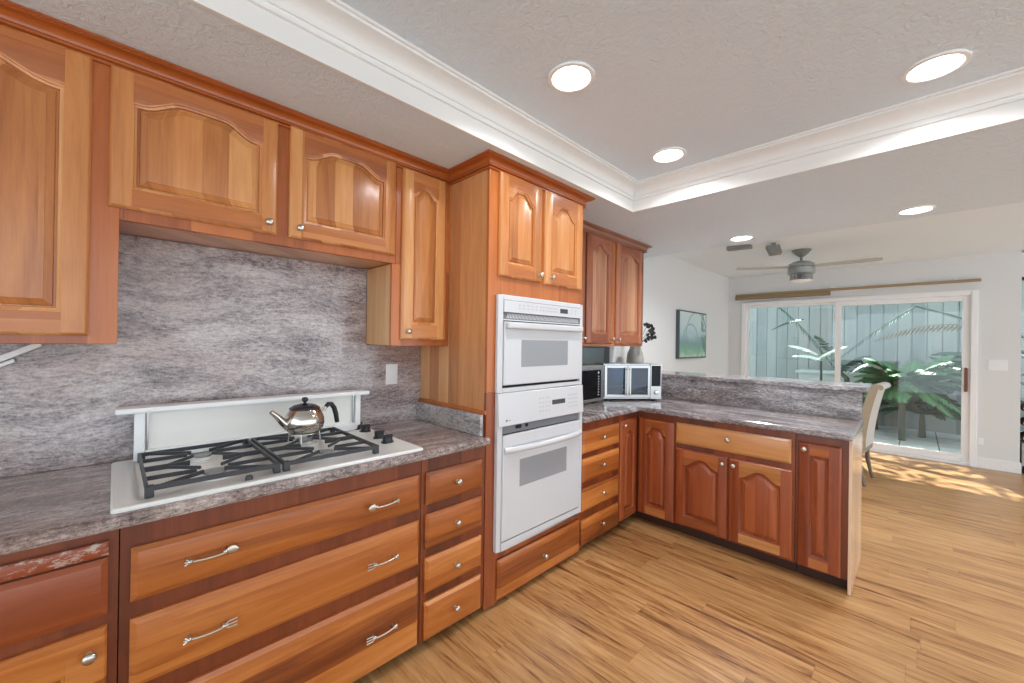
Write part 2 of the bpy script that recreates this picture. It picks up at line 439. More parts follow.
slab(th, 'x', XF, -1.05, -.002, .661, .820, wood('dark_left_drawer', A(112, 48, 22), A(146, 70, 32), A(168, 90, 44), 'H', .2), name='drawer')
door(th, 'x', XF, -.5, -.002, .06, .629, (W_DRW, W_DRW, W_DRW), rise=.05, s=.075, top=.09, knob=(-.035, .571))
# ---- cooktop drawers
th = Thing('base_cabinet', 'cherry base cabinet under the cooktop with three wide drawers', 'cabinet', (.33, .52, 0), group='cherry base cabinets')
carcass(th, .020, 1.017)
def pull(th, parent, yl, z, head, flip):
    """cutlery-shaped bar pull; yl..yl+.135 along y; head 'spoon' or 'fork' at the right unless flip"""
    L = .135; X0 = XF+.02; xb = X0+.024
    f = (lambda t: yl+L*(1-t)) if flip else (lambda t: yl+L*t)
    m = MB()
    pts = [(xb-.004+.006*math.sin(math.pi*t), f(t), z-.004*math.sin(math.pi*t)) for t in [i/8 for i in range(9)]]
    pts = [pp for pp, t in zip(pts, [i/8 for i in range(9)]) if t <= .78]
    m.tube(pts, .0036, 8)
    for t in (.1, .76):
        m.tube([(X0-.001, f(t), z), (xb, f(t), z)], [.005, .0042], 8)
        m.lathe([(.003, -.003), (.007, 0), (.006, .003), (.002, .0055)], (xb, f(t), z), 'x', 10)
    m.tube([(xb-.002, f(.02), z+.008), (xb, f(.1), z)], .0028, 6); m.tube([(xb-.002, f(0), z-.009), (xb, f(.1), z)], .0028, 6)
    if head == 'spoon':
        rr = []
        for i in range(9):
            a = i/8; wd = .0145*math.sqrt(max(0.02, 1-(2*a-1)**2)); yy = f(.76+.26*a)
            rr.append([(xb+.003*math.cos(q)-.001, yy, z+wd*math.sin(q)) for q in [2*math.pi*k/12 for k in range(12)]])
        m.rings(rr, True)
    else:
        for k in (-1, 0, 1):
            m.tube([(xb, f(.76), z+.003*k), (xb, f(.84), z+.010*k), (xb-.001, f(1.02), z+.011*k)], .0021, 6)
        m.tube([(xb, f(.74), z), (xb, f(.83), z)], [.004, .006], 8)
    th.part('pull', m, NICKEL, parent, smooth=50)
for z0, z1, hz, hd, lb in ((.672, .829, .753, ('spoon', 'spoon'), 1), (.421, .621, .514, ('fork', 'fork'), 2), (.055, .362, .214, ('spoon', 'fork'), 3)):
    d = slab(th, 'x', XF, .044, 1.000, z0, z1, W_DRW)
    pull(th, d, .163, hz, hd[0], False); pull(th, d, .748, hz, hd[1], True)
# ---- narrow four-drawer cabinet
th = Thing('base_cabinet', 'narrow cherry base cabinet with four small drawers left of the white ovens', 'cabinet', (.33, 1.21, 0), group='cherry base cabinets')
carcass(th, 1.017, 1.405)
for z0, z1 in ((.680, .829), (.477, .635), (.270, .430), (.050, .226)):
    slab(th, 'x', XF, 1.036, 1.378, z0, z1, W_DRW, knobs=((1.207, (z0+z1)/2),))
# ---- oven tower
th = Thing('oven_cabinet', 'tall maple cabinet tower housing the two white wall ovens', 'cabinet', (.33, 1.83, 0))
ty0, ty1 = 1.41, 2.262
cbox(th, 'side_panel', W_SIDE, (WG, XF-FT, ty0, ty0+.018, 1.055, 2.43-WG), (WG, XF-FT, ty0+.001, ty0+.018, .03, 1.055))
cbox(th, 'side_panel', W_SIDE, (WG, XF-FT, ty1-.018, ty1-WG, .03, 2.43-WG))
cbox(th, 'body', W_LFR, (WG, .012, ty0+.018, ty1-.018, .06, 2.42), (.012, XF-FT, ty0+.018, ty1-.018, 2.40, 2.42), (.012, XF-FT, ty0+.018, ty1-.018, 1.72, 1.735), (.012, XF-FT, ty0+.018, ty1-.018, .06, .295))
cbox(th, 'toe_kick', W_TOE, (.05, .60, ty0+.02, ty1-.02, WG, .06), bevel=0)
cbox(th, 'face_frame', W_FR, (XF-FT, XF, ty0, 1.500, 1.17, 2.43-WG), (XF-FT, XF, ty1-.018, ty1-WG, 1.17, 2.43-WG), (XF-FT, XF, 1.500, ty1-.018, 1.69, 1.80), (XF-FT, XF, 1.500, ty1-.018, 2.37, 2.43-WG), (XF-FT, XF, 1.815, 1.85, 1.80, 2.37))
cbox(th, 'face_frame', wood('shaded_tower_frame', A(112, 52, 26), A(150, 76, 40), A(172, 96, 54), 'V', .2), (XF-FT, XF, ty0, 1.500, .012, 1.17), (XF-FT, XF, ty1-.018, ty1-WG, .02, 1.17), (XF-FT, XF, 1.500, ty1-.018, .022, .048), (XF-FT, XF, 1.500, ty1-.018, .255, .31))  # same timber as the upper frame, shade put into a darker tone
cbox(th, 'trim_strip', W_FR, (.02, XF-.0, ty0-.012, ty0, 1.055, 1.075))
door(th, 'x', XF, 1.472, 1.818, 1.800, 2.368, UP, rise=.055, s=.062, top=.125, bot=.075, broad=.8, knob=(1.793, 1.842))
door(th, 'x', XF, 1.848, 2.236, 1.796, 2.368, UP, rise=.055, s=.066, top=.125, bot=.075, broad=.8, knob=(1.905, 1.842))
slab(th, 'x', XF, 1.495, 2.248, .040, .252, W_DRW, knobs=((1.872, .150),))
# ---- drawer cabinet right of tower
th = Thing('base_cabinet', 'cherry base cabinet with four drawers between the ovens and the corner', 'cabinet', (.33, 2.51, 0), group='cherry base cabinets')
carcass(th, 2.262, 2.762)
for z0, z1 in ((.688, .838), (.489, .648), (.290, .445), (.066, .230)):
    slab(th, 'x', XF, 2.272, 2.752, z0, z1, W_DRW, knobs=((2.503, (z0+z1)/2+.008),))
# ---- corner cabinet (both faces)
th = Thing('corner_cabinet', 'red cherry inside-corner base cabinet with a narrow arched door on each face', 'cabinet', (.40, 3.2, 0))
cbox(th, 'body', W_LFR, (.03, XF, 2.762+WG, YP, .07, ZC-WG), (.03, .985, YP, 3.6, .078, ZC-WG))
cbox(th, 'toe_kick', W_TOE, (.05, XF-.065, 2.764, YP+.065, WG, .07), (.05, .985, YP+.065, 3.58, WG, .078), bevel=0)
door(th, 'x', XF, 2.768, 3.026, .075, .848, RD, rise=.04, s=.058, top=.12, bot=.07, knob=(2.795, .812))
door(th, 'y', YP, .688, .978, .085, .850, RD, rise=.055, s=.062, top=.12, bot=.075, broad=.7)
# ---- peninsula double door
th = Thing('base_cabinet', 'peninsula base cabinet with one wide drawer over a pair of arched doors', 'cabinet', (1.36, 3.3, 0), group='cherry base cabinets')
cbox(th, 'body', W_LFR, (.985+WG, 1.742-WG, YP, 3.6, TOP_, ZC-WG))
cbox(th, 'toe_kick', W_TOE, (.987, 1.740, YP+.065, 3.58, WG, TOP_), bevel=0)
W_PDR = wood('pale_drawer_front', A(158, 96, 48), A(192, 130, 74), A(212, 154, 96), 'H', .2)
slab(th, 'y', YP, .992, 1.722, .700, .852, W_PDR, knobs=((1.357, .787),))
RD2 = (W_RD_V, W_PDR, W_RD_V)
door(th, 'y', YP, .994, 1.354, .095, .662, RD, rise=.055, s=.060, top=.115, bot=.07, knob=(1.325, .615))
door(th, 'y', YP, 1.366, 1.730, .095, .662, RD2, rise=.055, s=.062, top=.115, bot=.07, knob=(1.396, .619))
# ---- end cabinet
th = Thing('base_cabinet', 'end cabinet of the peninsula with a single tall narrow door', 'cabinet', (1.88, 3.3, 0), group='cherry base cabinets')
cbox(th, 'body', W_LFR, (1.742+WG, 2.000, YP, 3.6, TOP_, ZC-WG))
cbox(th, 'toe_kick', W_TOE, (1.744, 2.0, YP+.065, 3.58, WG, TOP_), bevel=0)
cbox(th, 'end_panel', wood('sheen_tinted_veneer', A(208, 168, 136), A(228, 196, 166), A(238, 212, 188), 'V', .12, rough=.2), (2.000, 2.015, YP-.002, 3.66, .0+WG, ZC-WG))  # pale tone is a grazing reflection painted into the veneer colour
door(th, 'y', YP, 1.758, 1.968, .085, .852, RD, rise=0, s=.058, top=.075, bot=.075, knob=(1.790, .812))

# ---- wall cabinets
def wall_frame(th, y0, y1, z0, z1, stiles, rails_z, x=XU, mat=W_FR):
    b = [(x-FT, x, a, c, z0, z1) for a, c in stiles]
    for a, c in zip(stiles, stiles[1:]):
        for r0, r1 in rails_z: b.append((x-FT, x, a[1], c[0], r0, r1))
    cbox(th, 'face_frame', mat, *b)
ZCT = 2.43-WG
th = Thing('wall_cabinet', 'tall maple wall cabinet at top left with a full-height arched door', 'cabinet', (.16, -.45, 1.414), group='arched-door wall cabinets')
cbox(th, 'body', W_SIDE, (.022, XU-FT, -1.0, .007, 1.418, ZCT))
wall_frame(th, -1.0, .010, 1.414, ZCT, [(-1.0, -.62), (-.08, .010)], [(1.414, 1.45), (2.36, ZCT)])
door(th, 'x', XU, -.64, -.060, 1.442, 2.372, UP, rise=.07, s=.06, top=.13, bot=.075)
th = Thing('wall_cabinet', 'short maple wall cabinet above the cooktop with two wide arched doors', 'cabinet', (.16, .52, 1.849), group='arched-door wall cabinets')
cbox(th, 'body', W_SIDE, (.001, XU-FT, .010, 1.055, 1.853, ZCT))
wall_frame(th, .010, 1.060, 1.849, ZCT, [(.010, .020), (.46, .57), (1.05, 1.060)], [(1.849, 1.90), (2.36, ZCT)])
door(th, 'x', XU, -.017, .494, 1.887, 2.372, UP, rise=.05, s=.057, top=.112, bot=.070, broad=.72, knob=(.460, 1.931))
door(th, 'x', XU, .541, 1.050, 1.889, 2.380, UP, rise=.05, s=.057, top=.112, bot=.070, broad=.72, knob=(.580, 1.931))
th = Thing('wall_cabinet', 'narrow maple wall cabinet left of the oven tower, single arched door', 'cabinet', (.16, 1.23, 1.414), group='arched-door wall cabinets')
cbox(th, 'body', W_SIDE, (.022, XU-FT, 1.060, 1.409, 1.418, ZCT))
cbox(th, 'side_panel', plain('x', A(0, 0, 0)) if 0 else wood('pale_side_veneer', A(196, 140, 88), A(220, 172, 118), A(234, 196, 146), 'V', .12), (.022, XU-FT, 1.040, 1.059, 1.416, 1.848))
wall_frame(th, 1.040, 1.409, 1.414, 1.848, [(1.040, 1.105), (1.375, 1.409)], [(1.414, 1.46)])
wall_frame(th, 1.061, 1.409, 1.848, ZCT, [(1.061, 1.105), (1.375, 1.409)], [(2.36, ZCT)])
door(th, 'x', XU, 1.090, 1.378, 1.446, 2.372, UP, rise=.045, s=.062, top=.125, bot=.085, knob=(1.125, 1.492))
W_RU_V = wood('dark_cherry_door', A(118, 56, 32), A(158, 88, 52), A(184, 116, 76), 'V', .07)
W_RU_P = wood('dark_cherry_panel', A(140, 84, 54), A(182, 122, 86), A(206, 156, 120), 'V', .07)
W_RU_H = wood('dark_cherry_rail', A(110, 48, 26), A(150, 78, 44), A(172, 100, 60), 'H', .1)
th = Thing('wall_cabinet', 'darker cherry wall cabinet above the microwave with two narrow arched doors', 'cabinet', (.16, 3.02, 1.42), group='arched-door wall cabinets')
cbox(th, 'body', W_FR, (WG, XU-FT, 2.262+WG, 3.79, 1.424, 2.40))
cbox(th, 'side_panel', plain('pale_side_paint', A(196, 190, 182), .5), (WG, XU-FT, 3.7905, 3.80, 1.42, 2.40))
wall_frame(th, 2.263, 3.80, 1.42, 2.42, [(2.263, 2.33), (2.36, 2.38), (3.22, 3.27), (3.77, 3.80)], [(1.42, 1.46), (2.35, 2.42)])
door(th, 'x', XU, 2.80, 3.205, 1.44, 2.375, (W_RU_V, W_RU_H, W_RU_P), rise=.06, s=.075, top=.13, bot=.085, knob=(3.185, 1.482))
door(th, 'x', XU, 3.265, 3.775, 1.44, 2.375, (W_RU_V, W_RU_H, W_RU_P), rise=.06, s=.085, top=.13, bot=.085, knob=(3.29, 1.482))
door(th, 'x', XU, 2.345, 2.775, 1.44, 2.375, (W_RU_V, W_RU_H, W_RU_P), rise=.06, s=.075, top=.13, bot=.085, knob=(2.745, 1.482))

# ---- crown moulding over the cabinets
CP = [(0, 2.364), (.012, 2.364), (.012, 2.370), (.005, 2.372), (.005, 2.376), (.016, 2.378), (.016, 2.384), (.009, 2.386), (.009, 2.390)]
for i in range(6):
    a = math.pi/2*i/5; CP.append((.012+.034*(1-math.cos(a)), 2.391+.024*math.sin(a)))
CP += [(.046, 2.4185), (.051, 2.4185), (.051, 2.422), (.056, 2.4225), (.056, 2.4285), (0, 2.4285)]
def crown(name, label, pts, dirs, loc, mat=W_CROWN, sc=1):
    """pts: base line points, dirs: outward offset direction (mitred) per point"""
    m = MB(); m.rings([[(x+dx*o*sc, y+dy*o*sc, z) for o, z in CP] for (x, y), (dx, dy) in zip(pts, dirs)], True)
    single(name, m, mat, label, 'moulding', loc, smooth=30)
e = WG
crown('crown_moulding', 'orange-brown crown moulding stepping from the left wall cabinets round the oven tower', [(XU+e, -1.0), (XU+e, 1.41-e), (XF+e, 1.41-e), (XF+e, ty1+e), (XU+.06, ty1+e)],
      [(1, 0), (1, -1), (1, -1), (1, 1), (0, 1)], (XU, .2, 2.366))
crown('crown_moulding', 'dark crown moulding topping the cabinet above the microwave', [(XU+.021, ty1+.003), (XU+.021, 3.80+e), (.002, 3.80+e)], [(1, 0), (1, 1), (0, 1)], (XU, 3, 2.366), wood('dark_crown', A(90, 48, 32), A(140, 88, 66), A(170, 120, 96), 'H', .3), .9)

# ------------------------------------------------------------------ granite
m = MB(); m.box(WG, .020, -1.1, 1.409, .9415, 1.413); m.box(WG, .020, .0115, 1.038, 1.413, 1.851)
single('backsplash', m, GRAN_W, 'full-height grey speckled granite backsplash slab behind the cooktop', 'backsplash', (0, .2, .94))
m = MB(); m.box(WG, .71, -1.1, 1.409-.0005, ZC, .94)
ctl = single('countertop', m, GRAN_C, 'polished grey-brown granite countertop around the white cooktop', 'countertop', (0, .2, ZC), bevel=.012)
m = MB(); m.box(.021, XF-.01, 1.378, 1.397, .9405, 1.054)
GRAN_S = granite('granite_side', A(190, 186, 186), A(150, 146, 146), A(92, 88, 90), A(225, 215, 205), 'x')
single('backsplash', m, GRAN_S, 'low granite strip against the side of the oven tower', 'backsplash', (.3, 1.39, .9405), bevel=.003)
# L-shaped counter
def prism(m, pts, z0, z1):
    m.rings([[(x, y, z0) for x, y in pts], [(x, y, z1) for x, y in pts]], True)
m = MB(); prism(m, [(WG, 2.264), (.71, 2.264), (.71, 3.005), (2.022, 3.005), (2.022, 3.659), (WG, 3.659)], ZC, .94)
single('countertop', m, GRAN_X, 'L-shaped granite countertop running from the microwave along the peninsula', 'countertop', (.7, 3.1, ZC), bevel=.012)
m = MB(); m.box(WG, 2.012, 3.66, 3.679, .9405, 1.134)
single('backsplash', m, GRAN_X, 'upright granite riser between peninsula counter and raised bar', 'backsplash', (1, 3.67, .94))
m = MB(); m.box(WG, 1.998, 3.681, 3.80, 0, 1.134); m.box(WG, 1.998, 3.602, 3.681, 0, .8985)
struct('wall_peninsula', m, plain('pale_panel_paint', A(222, 205, 186), .5))
m = MB(); m.box(WG, 2.040, 3.632, 4.06, 1.1345, 1.170)
single('breakfast_bar', m, GRAN_X, 'narrow raised granite bar top along the back of the peninsula', 'countertop', (1, 3.85, 1.1345), bevel=.008)

# ------------------------------------------------------------------ cooktop
th = Thing('cooktop', 'white gas cooktop with black grates set into the granite counter', 'cooktop', (.37, .51, .9405))
m = MB()
def rring(x0, x1, y0, y1, z, r=.012, n=4):
    pts = []
    for cx_, cy_, a0 in ((x1-r, y1-r, 0), (x0+r, y1-r, 90), (x0+r, y0+r, 180), (x1-r, y0+r, 270)):
        for i in range(n+1):
            a = math.radians(a0+90*i/n); pts.append((cx_+r*math.cos(a), cy_+r*math.sin(a), z))
    return pts
m.rings([rring(.072, .684, .0, 1.018, .9405), rring(.072, .684, .0, 1.018, .947), rring(.077, .679, .005, 1.013, .952),
         rring(.10, .655, .055, .930, .952), rring(.108, .647, .064, .922, .947)], True)
th.part('base_plate', m, CREAM, smooth=35)
def grate(ya, yb):
    m = MB(); x0, x1 = .125, .622; zt = .985; t = .0095
    for a in (ya, yb): m.box(x0, x1, a-t/2, a+t/2, zt-.016, zt)
    for a in (x0, x1): m.box(a-t/2, a+t/2, ya, yb, zt-.016, zt)
    for a in (x0+.006, x1-.006):
        for b in (ya+.006, yb-.006): m.box(a-.011, a+.011, b-.011, b+.011, .949, zt)
    xm, ym = (x0+x1)/2, (ya+yb)/2
    m.box(xm-t/2, xm+t/2, ya, ym-.05, zt-.018, zt); m.box(xm-t/2, xm+t/2, ym+.05, yb, zt-.018, zt)
    for s in (-1, 1):
        bx = xm+s*.128
        m.beam((bx, ya, zt-.008), (bx, ym-.045, zt-.008), .008, .014); m.beam((bx, yb, zt-.008), (bx, ym+.045, zt-.008), .008, .014)
        for e in (-1, 1):
            m.beam((xm+s*.245, ym+e*.150, zt-.008), (bx+s*.030, ym+e*.030, zt-.008), .008, .014)
            m.beam((xm+s*.012, ym+e*.115, zt-.009), (bx-s*.030, ym+e*.030, zt-.008), .007, .012)
    return m
for ya, yb in ((.078, .438), (.458, .822)):
    th.part('grate', grate(ya, yb), IRON, bevel=.002)
for bx, by, r in ((.515, .262, .040), (.245, .262, .034), (.515, .644, .034), (.245, .644, .042)):
    b = MB(); b.lathe([(r*1.5, .0), (r*1.45, .004), (r, .006), (r, .014), (r*.6, .016)], (bx, by, .9485), n=28)
    bo = th.part('burner', b, CREAM, smooth=40)
    c = MB(); c.lathe([(r*.85, 0), (r*.9, .003), (r*.85, .008), (r*.3, .010)], (bx, by, .963), n=28)
    th.part('burner_cap', c, plain('burner_cap_grey', A(150, 150, 150), .4, .6), bo, smooth=40)
for kx, ky in ((.105, .962), (.190, .966), (.372, .955), (.478, .944)):
    k = MB(); k.lathe([(.030, 0), (.030, .005), (.024, .008), (.022, .026), (.019, .030)], (kx, ky, .950), n=24)
    k.box(kx-.005, kx+.005, ky-.024, ky+.024, .972, .988)
    th.part('control_knob', k, BLACKP, smooth=40)
k = MB(); k.lathe([(.012, 0), (.012, .012), (.008, .018)], (.645, .34, .948), n=12)
th.part('igniter', k, IRON, smooth=40)
# downdraft vent
th = Thing('downdraft_vent', 'raised white downdraft vent standing behind the cooktop', 'vent', (.105, .51, .953))
for a, b in ((.062, .094), (.940, .968)):
    m = MB(); m.box(.085, .125, a, b, .953, 1.142); th.part('post', m, WHITE_P, bevel=.003)
m = MB(); m.box(.088, .100, .094, .940, .99, 1.142)
th.part('intake_panel', m, plain('vent_panel_white', A(236, 234, 228), .35), bevel=.001)
m = MB(); m.box(.085, .128, .094, .940, .953, .99)
th.part('lower_rail', m, WHITE_P, bevel=.003)
m = MB(); m.box(.060, .150, .008, 1.008, 1.142, 1.164)
th.part('top_cap', m, WHITE_P, bevel=.006)
for a in (.100, .930):
    m = MB(); m.box(.1005, .112, a, a+.004, .99, 1.142); th.part('guide_rail', m, STEEL)

# ------------------------------------------------------------------ kettle
kc = (.345, .612)
th = Thing('kettle', 'shiny steel teapot-shaped kettle with black handle on the right rear burner grate', 'kettle', (kc[0], kc[1], .986))
m = MB(); m.lathe([(.030, 1.022), (.055, 1.025), (.074, 1.042), (.082, 1.065), (.080, 1.090), (.072, 1.112), (.062, 1.128), (.060, 1.131)], (kc[0], kc[1], 0), n=40)
th.part('body', m, PSTEEL, smooth=60)
m = MB(); m.lathe([(.061, 1.1305), (.064, 1.133), (.061, 1.137), (.045, 1.147), (.020, 1.153), (.006, 1.155)], (kc[0], kc[1], 0), n=32)
lid = th.part('lid', m, plain('kettle_lid', A(95, 102, 112), .15, .9), smooth=60)
m = MB(); m.lathe([(.006, 1.153), (.007, 1.160), (.013, 1.166), (.014, 1.174), (.010, 1.180), (.003, 1.182)], (kc[0], kc[1], 0), n=16)
th.part('lid_knob', m, BLACKP, lid, smooth=60)
sd = Vector((.10, -.99, 0)).normalized()   # spout towards -y
def sp(r, z, side=0): return (kc[0]+sd.x*r, kc[1]+sd.y*r, z)
m = MB(); m.tube([sp(.066, 1.060), sp(.090, 1.082), sp(.112, 1.108), sp(.138, 1.132)], [.020, .016, .012, .009], 14)
th.part('spout', m, PSTEEL, smooth=60)
m = MB(); m.tube([sp(-.070, 1.105), sp(-.088, 1.115), sp(-.098, 1.130)], .006, 8); m.tube([sp(-.066, 1.118), sp(-.090, 1.128), sp(-.100, 1.138)], .004, 8)
th.part('handle_bracket', m, PSTEEL, smooth=60)
m = MB(); m.tube([sp(-.094, 1.128), sp(-.106, 1.140), sp(-.120, 1.139), sp(-.134, 1.120), sp(-.143, 1.090), sp(-.150, 1.050)], [.009, .011, .011, .011, .011, .010], 12)
th.part('handle', m, BLACKP, smooth=60)
m = MB()
ring = [(kc[0]+.058*math.cos(a), kc[1]+.058*math.sin(a), 1.024) for a in [2*math.pi*i/24 for i in range(25)]]
m.tube(ring, .003, 6)
for k_ in range(4):
    a = math.pi/4+k_*math.pi/2+.3
    m.tube([(kc[0]+.060*math.cos(a), kc[1]+.060*math.sin(a), 1.026), (kc[0]+.066*math.cos(a), kc[1]+.066*math.sin(a), .986)], .0035, 6)
th.part('stand', m, STEEL, smooth=60)

# ------------------------------------------------------------------ ovens
XO = XF+WG
def oven_buttons(th, parent, ys, zs, sz=.010):
    bm_ = plain('button_grey', A(170, 171, 175), .5)
    for a in ys:
        for b in zs: m = MB(); m.box(XO+.0275, XO+.0283, a, a+sz, b, b+sz*.55); th.part('button', m, bm_, parent)
th = Thing('wall_oven', 'upper white built-in oven with grille below its control panel', 'oven', (XF, 1.855, 1.165), group='white wall ovens')
oy0, oy1 = 1.464, 2.240
cbox(th, 'frame', WHITE_E, (XO, XO+.022, oy0, oy0+.040, 1.166, 1.698), (XO, XO+.022, oy1-.030, oy1, 1.166, 1.698), (XO, XO+.022, oy0+.04, oy1-.03, 1.672, 1.698), (XO, XO+.022, oy0+.04, oy1-.03, 1.166, 1.190), bevel=.004)
cbox(th, 'cavity', DARK, (.20, XO+.004, oy0+.045, oy1-.02, 1.19, 1.672), bevel=0)
cp = cbox(th, 'control_panel', WHITE_E, (XO+.004, XO+.027, oy0+.041, oy1-.031, 1.606, 1.671), bevel=.002)
cbox(th, 'display', LCD, (XO+.027, XO+.0285, 1.990, 2.066, 1.628, 1.656), bevel=0, parent=cp)
oven_buttons(th, cp, [1.62+i*.035 for i in range(5)]+[1.80+i*.024 for i in range(7)]+[2.10, 2.14], (1.630, 1.648))
m = MB(); m.box(XO+.004, XO+.018, oy0+.041, oy1-.031, 1.566, 1.605)
gr = th.part('vent_grille', m, plain('grille_grey', A(112, 112, 114), .6))
m = MB()
for i in range(56): yy = 1.53+i*.0118; m.face([(XO+.0185, yy, 1.573), (XO+.0185, yy+.005, 1.573), (XO+.0185, yy+.014, 1.600), (XO+.0185, yy+.009, 1.600)])
m.box(XO+.004, XO+.022, oy0+.041, oy1-.031, 1.5605, 1.567)
th.part('slats', m, WHITE_E, gr)
dr = cbox(th, 'oven_door', WHITE_E, (XO+.006, XO+.030, oy0+.043, oy1-.034, 1.204, 1.555), bevel=.005)
cbox(th, 'door_window', OVENGLASS, (XO+.0295, XO+.031, 1.640, 2.068, 1.302, 1.456), bevel=0, parent=dr)
m = MB(); m.box(XO+.028, XO+.058, oy0+.046, oy1-.038, 1.514, 1.552)
th.part('door_handle', m, WHITE_E, dr, bevel=.010)
th = Thing('wall_oven', 'lower white built-in oven with a bowed bar handle', 'oven', (XF, 1.855, .305), group='white wall ovens')
oy0, oy1 = 1.468, 2.246
cbox(th, 'frame', WHITE_E, (XO, XO+.026, oy0, oy0+.036, .306, 1.163), (XO, XO+.026, oy1-.030, oy1, .306, 1.163), (XO, XO+.026, oy0+.036, oy1-.03, .306, .346), bevel=.004)
cbox(th, 'cavity', DARK, (.20, XO+.004, oy0+.045, oy1-.02, .34, 1.15), bevel=0)
m = MB(); m.rings([[(XO+.004, y_, 1.162), (XO+.026, y_, 1.162), (XO+.036, y_, .982), (XO+.004, y_, .976)] for y_ in (oy0+.002, oy1-.002)], True)
cp = th.part('control_panel', m, WHITE_E, bevel=.004)
def sl_box(y0_, y1_, z0_, z1_, d=.0015):
    f = lambda z: XO+.026+.010*(1.162-z)/.18
    m = MB(); m.rings([[(f(z0_)+k, y0_, z0_), (f(z0_)+k, y1_, z0_), (f(z1_)+k, y1_, z1_), (f(z1_)+k, y0_, z1_)] for k in (-.002, d)], True); return m
th.part('display', sl_box(1.918, 2.046, 1.062, 1.090), LCD, cp)
bp = plain('button_pale', A(172, 173, 178), .5)
for yy in [1.80+i*.028 for i in range(4)]+[2.08+i*.022 for i in range(5)]:
    for zz in (1.03, 1.055, 1.08, 1.105): th.part('button', sl_box(yy, yy+.012, zz, zz+.007, .0008), bp, cp)
m = MB(); fz = 1.012; m.lathe([(.007, 0), (.007, .0012)], (XO+.0345, 1.527, fz), 'x', 16); m.box(XO+.034, XO+.0355, 1.540, 1.556, fz-.002, fz+.002)
th.part('badge', m, plain('badge_grey', A(120, 122, 128), .4), cp)
m = MB(); m.box(XO+.004, XO+.012, oy0+.037, oy1-.031, .935, .974); 
th.part('vent_gap', m, plain('vent_gap_grey', A(120, 122, 126), .5))
for q_ in ((1.62, 1.66), (1.70, 1.715)):
    m = MB(); m.box(XO+.0125, XO+.020, q_[0], q_[1], .955, .972); th.part('hinge', m, DARK)
dr = cbox(th, 'oven_door', WHITE_E, (XO+.006, XO+.030, oy0+.039, oy1-.034, .354, .930), bevel=.004)
cbox(th, 'door_window', OVENGLASS, (XO+.0295, XO+.031, 1.640, 2.070, .626, .780), bevel=0, parent=dr)
m = MB(); m.tube([(XO+.03+.034*math.sin(math.pi*i/12)**.6, 1.517+.70*i/12, .848) for i in range(13)], [.014]*13, 12, flat=1.3)
th.part('door_handle', m, WHITE_E, dr, smooth=60)

# ------------------------------------------------------------------ microwave, toaster oven, jar box, vase
th = Thing('microwave', 'stainless microwave with black glass door half hidden behind the oven tower', 'microwave', (.22, 2.73, .9405))
cbox(th, 'body', STEEL, (.05, .372, 2.48, 2.975, .955, 1.262), bevel=.004)
m = MB()
for a in (.08, .34):
    for b in (2.51, 2.94): m.lathe([(.012, .9405), (.012, .956)], (a, b, 0), n=10)
th.part('foot', m, BLACKP)
dr = cbox(th, 'door', STEEL, (.373, .392, 2.482, 2.973, .958, 1.26), bevel=.003)
cbox(th, 'door_window', BLACKG, (.3915, .394, 2.52, 2.930, .985, 1.222), bevel=0, parent=dr)
bp = plain('pale_print', A(190, 195, 205), .4)
for i in range(8): m = MB(); m.box(.394, .395, 2.885, 2.903, 1.010+i*.022, 1.016+i*.022); th.part('button', m, bp, dr)
m = MB(); m.lathe([(.010, 0), (.010, .001)], (.394, 2.893, 1.198), 'x', 12); th.part('button', m, bp, dr)
# toaster oven, local frame: x across the front, -y out of the front
ang = math.atan2(.414, .335)
th = Thing('toaster_oven', 'stainless double-door toaster oven angled across the counter corner', 'toaster oven', (.5085, 3.262, .9405), ang, local=True)
W_ = .262
m = MB(); m.box(-W_, W_, .012, .30, .014, .325)
# hollow look: body shell
m = MB(); D = .27
m.box(-W_, W_, .012, D, .014, .032); m.box(-W_, W_, .012, D, .306, .325); m.box(-W_, -W_+.014, .012, D, .032, .306); m.box(.155, W_, .012, D, .032, .306); m.box(-W_+.014, .155, D-.014, D, .032, .306)
th.part('body', m, STEEL, bevel=.003)
m = MB()
for a in (-.22, .22):
    for b in (.04, .25): m.lathe([(.013, 0), (.013, .015)], (a, b, 0), n=10)
th.part('foot', m, BLACKP)
m = MB()
for i in range(14): m.tube([(-.235+i*.0295, .03, .14), (-.235+i*.0295, D-.02, .14)], .0018, 6)
m.tube([(-.245, .03, .14), (.152, .03, .14)], .0028, 6); m.tube([(-.245, D-.02, .14), (.152, D-.02, .14)], .0028, 6)
th.part('rack', m, STEEL)
m = MB(); m.box(-.235, .145, .03, D-.03, .075, .082); th.part('tray', m, plain('grey_tray', A(120, 125, 130), .4, .8), bevel=.002)
for x0_, x1_, hx in ((-W_+.003, -.052, -.064), (-.050, .157, -.038)):
    m = MB(); f = .022
    m.box(x0_, x0_+f, -.008, .010, .030, .312); m.box(x1_-f, x1_, -.008, .010, .030, .312); m.box(x0_+f, x1_-f, -.008, .010, .030, .055); m.box(x0_+f, x1_-f, -.008, .010, .288, .312)
    d = th.part('door', m, STEEL, bevel=.002)
    m = MB(); m.box(x0_+f, x1_-f, -.001, .004, .055, .288); th.part('door_glass', m, GLASS2, d)
    m = MB(); m.tube([(hx, -.040, .05), (hx, -.040, .292)], .0075, 10)
    for zz in (.062, .280): m.tube([(hx, -.008, zz), (hx, -.040, zz)], .006, 8)
    th.part('door_handle', m, PSTEEL, d, smooth=50)
m = MB(); m.box(.160, W_-.002, -.008, .0115, .016, .323)
cp = th.part('control_panel', m, STEEL, bevel=.002)
m = MB(); m.box(.168, W_-.010, -.010, -.008, .130, .312); th.part('display', m, BLACKG, cp)
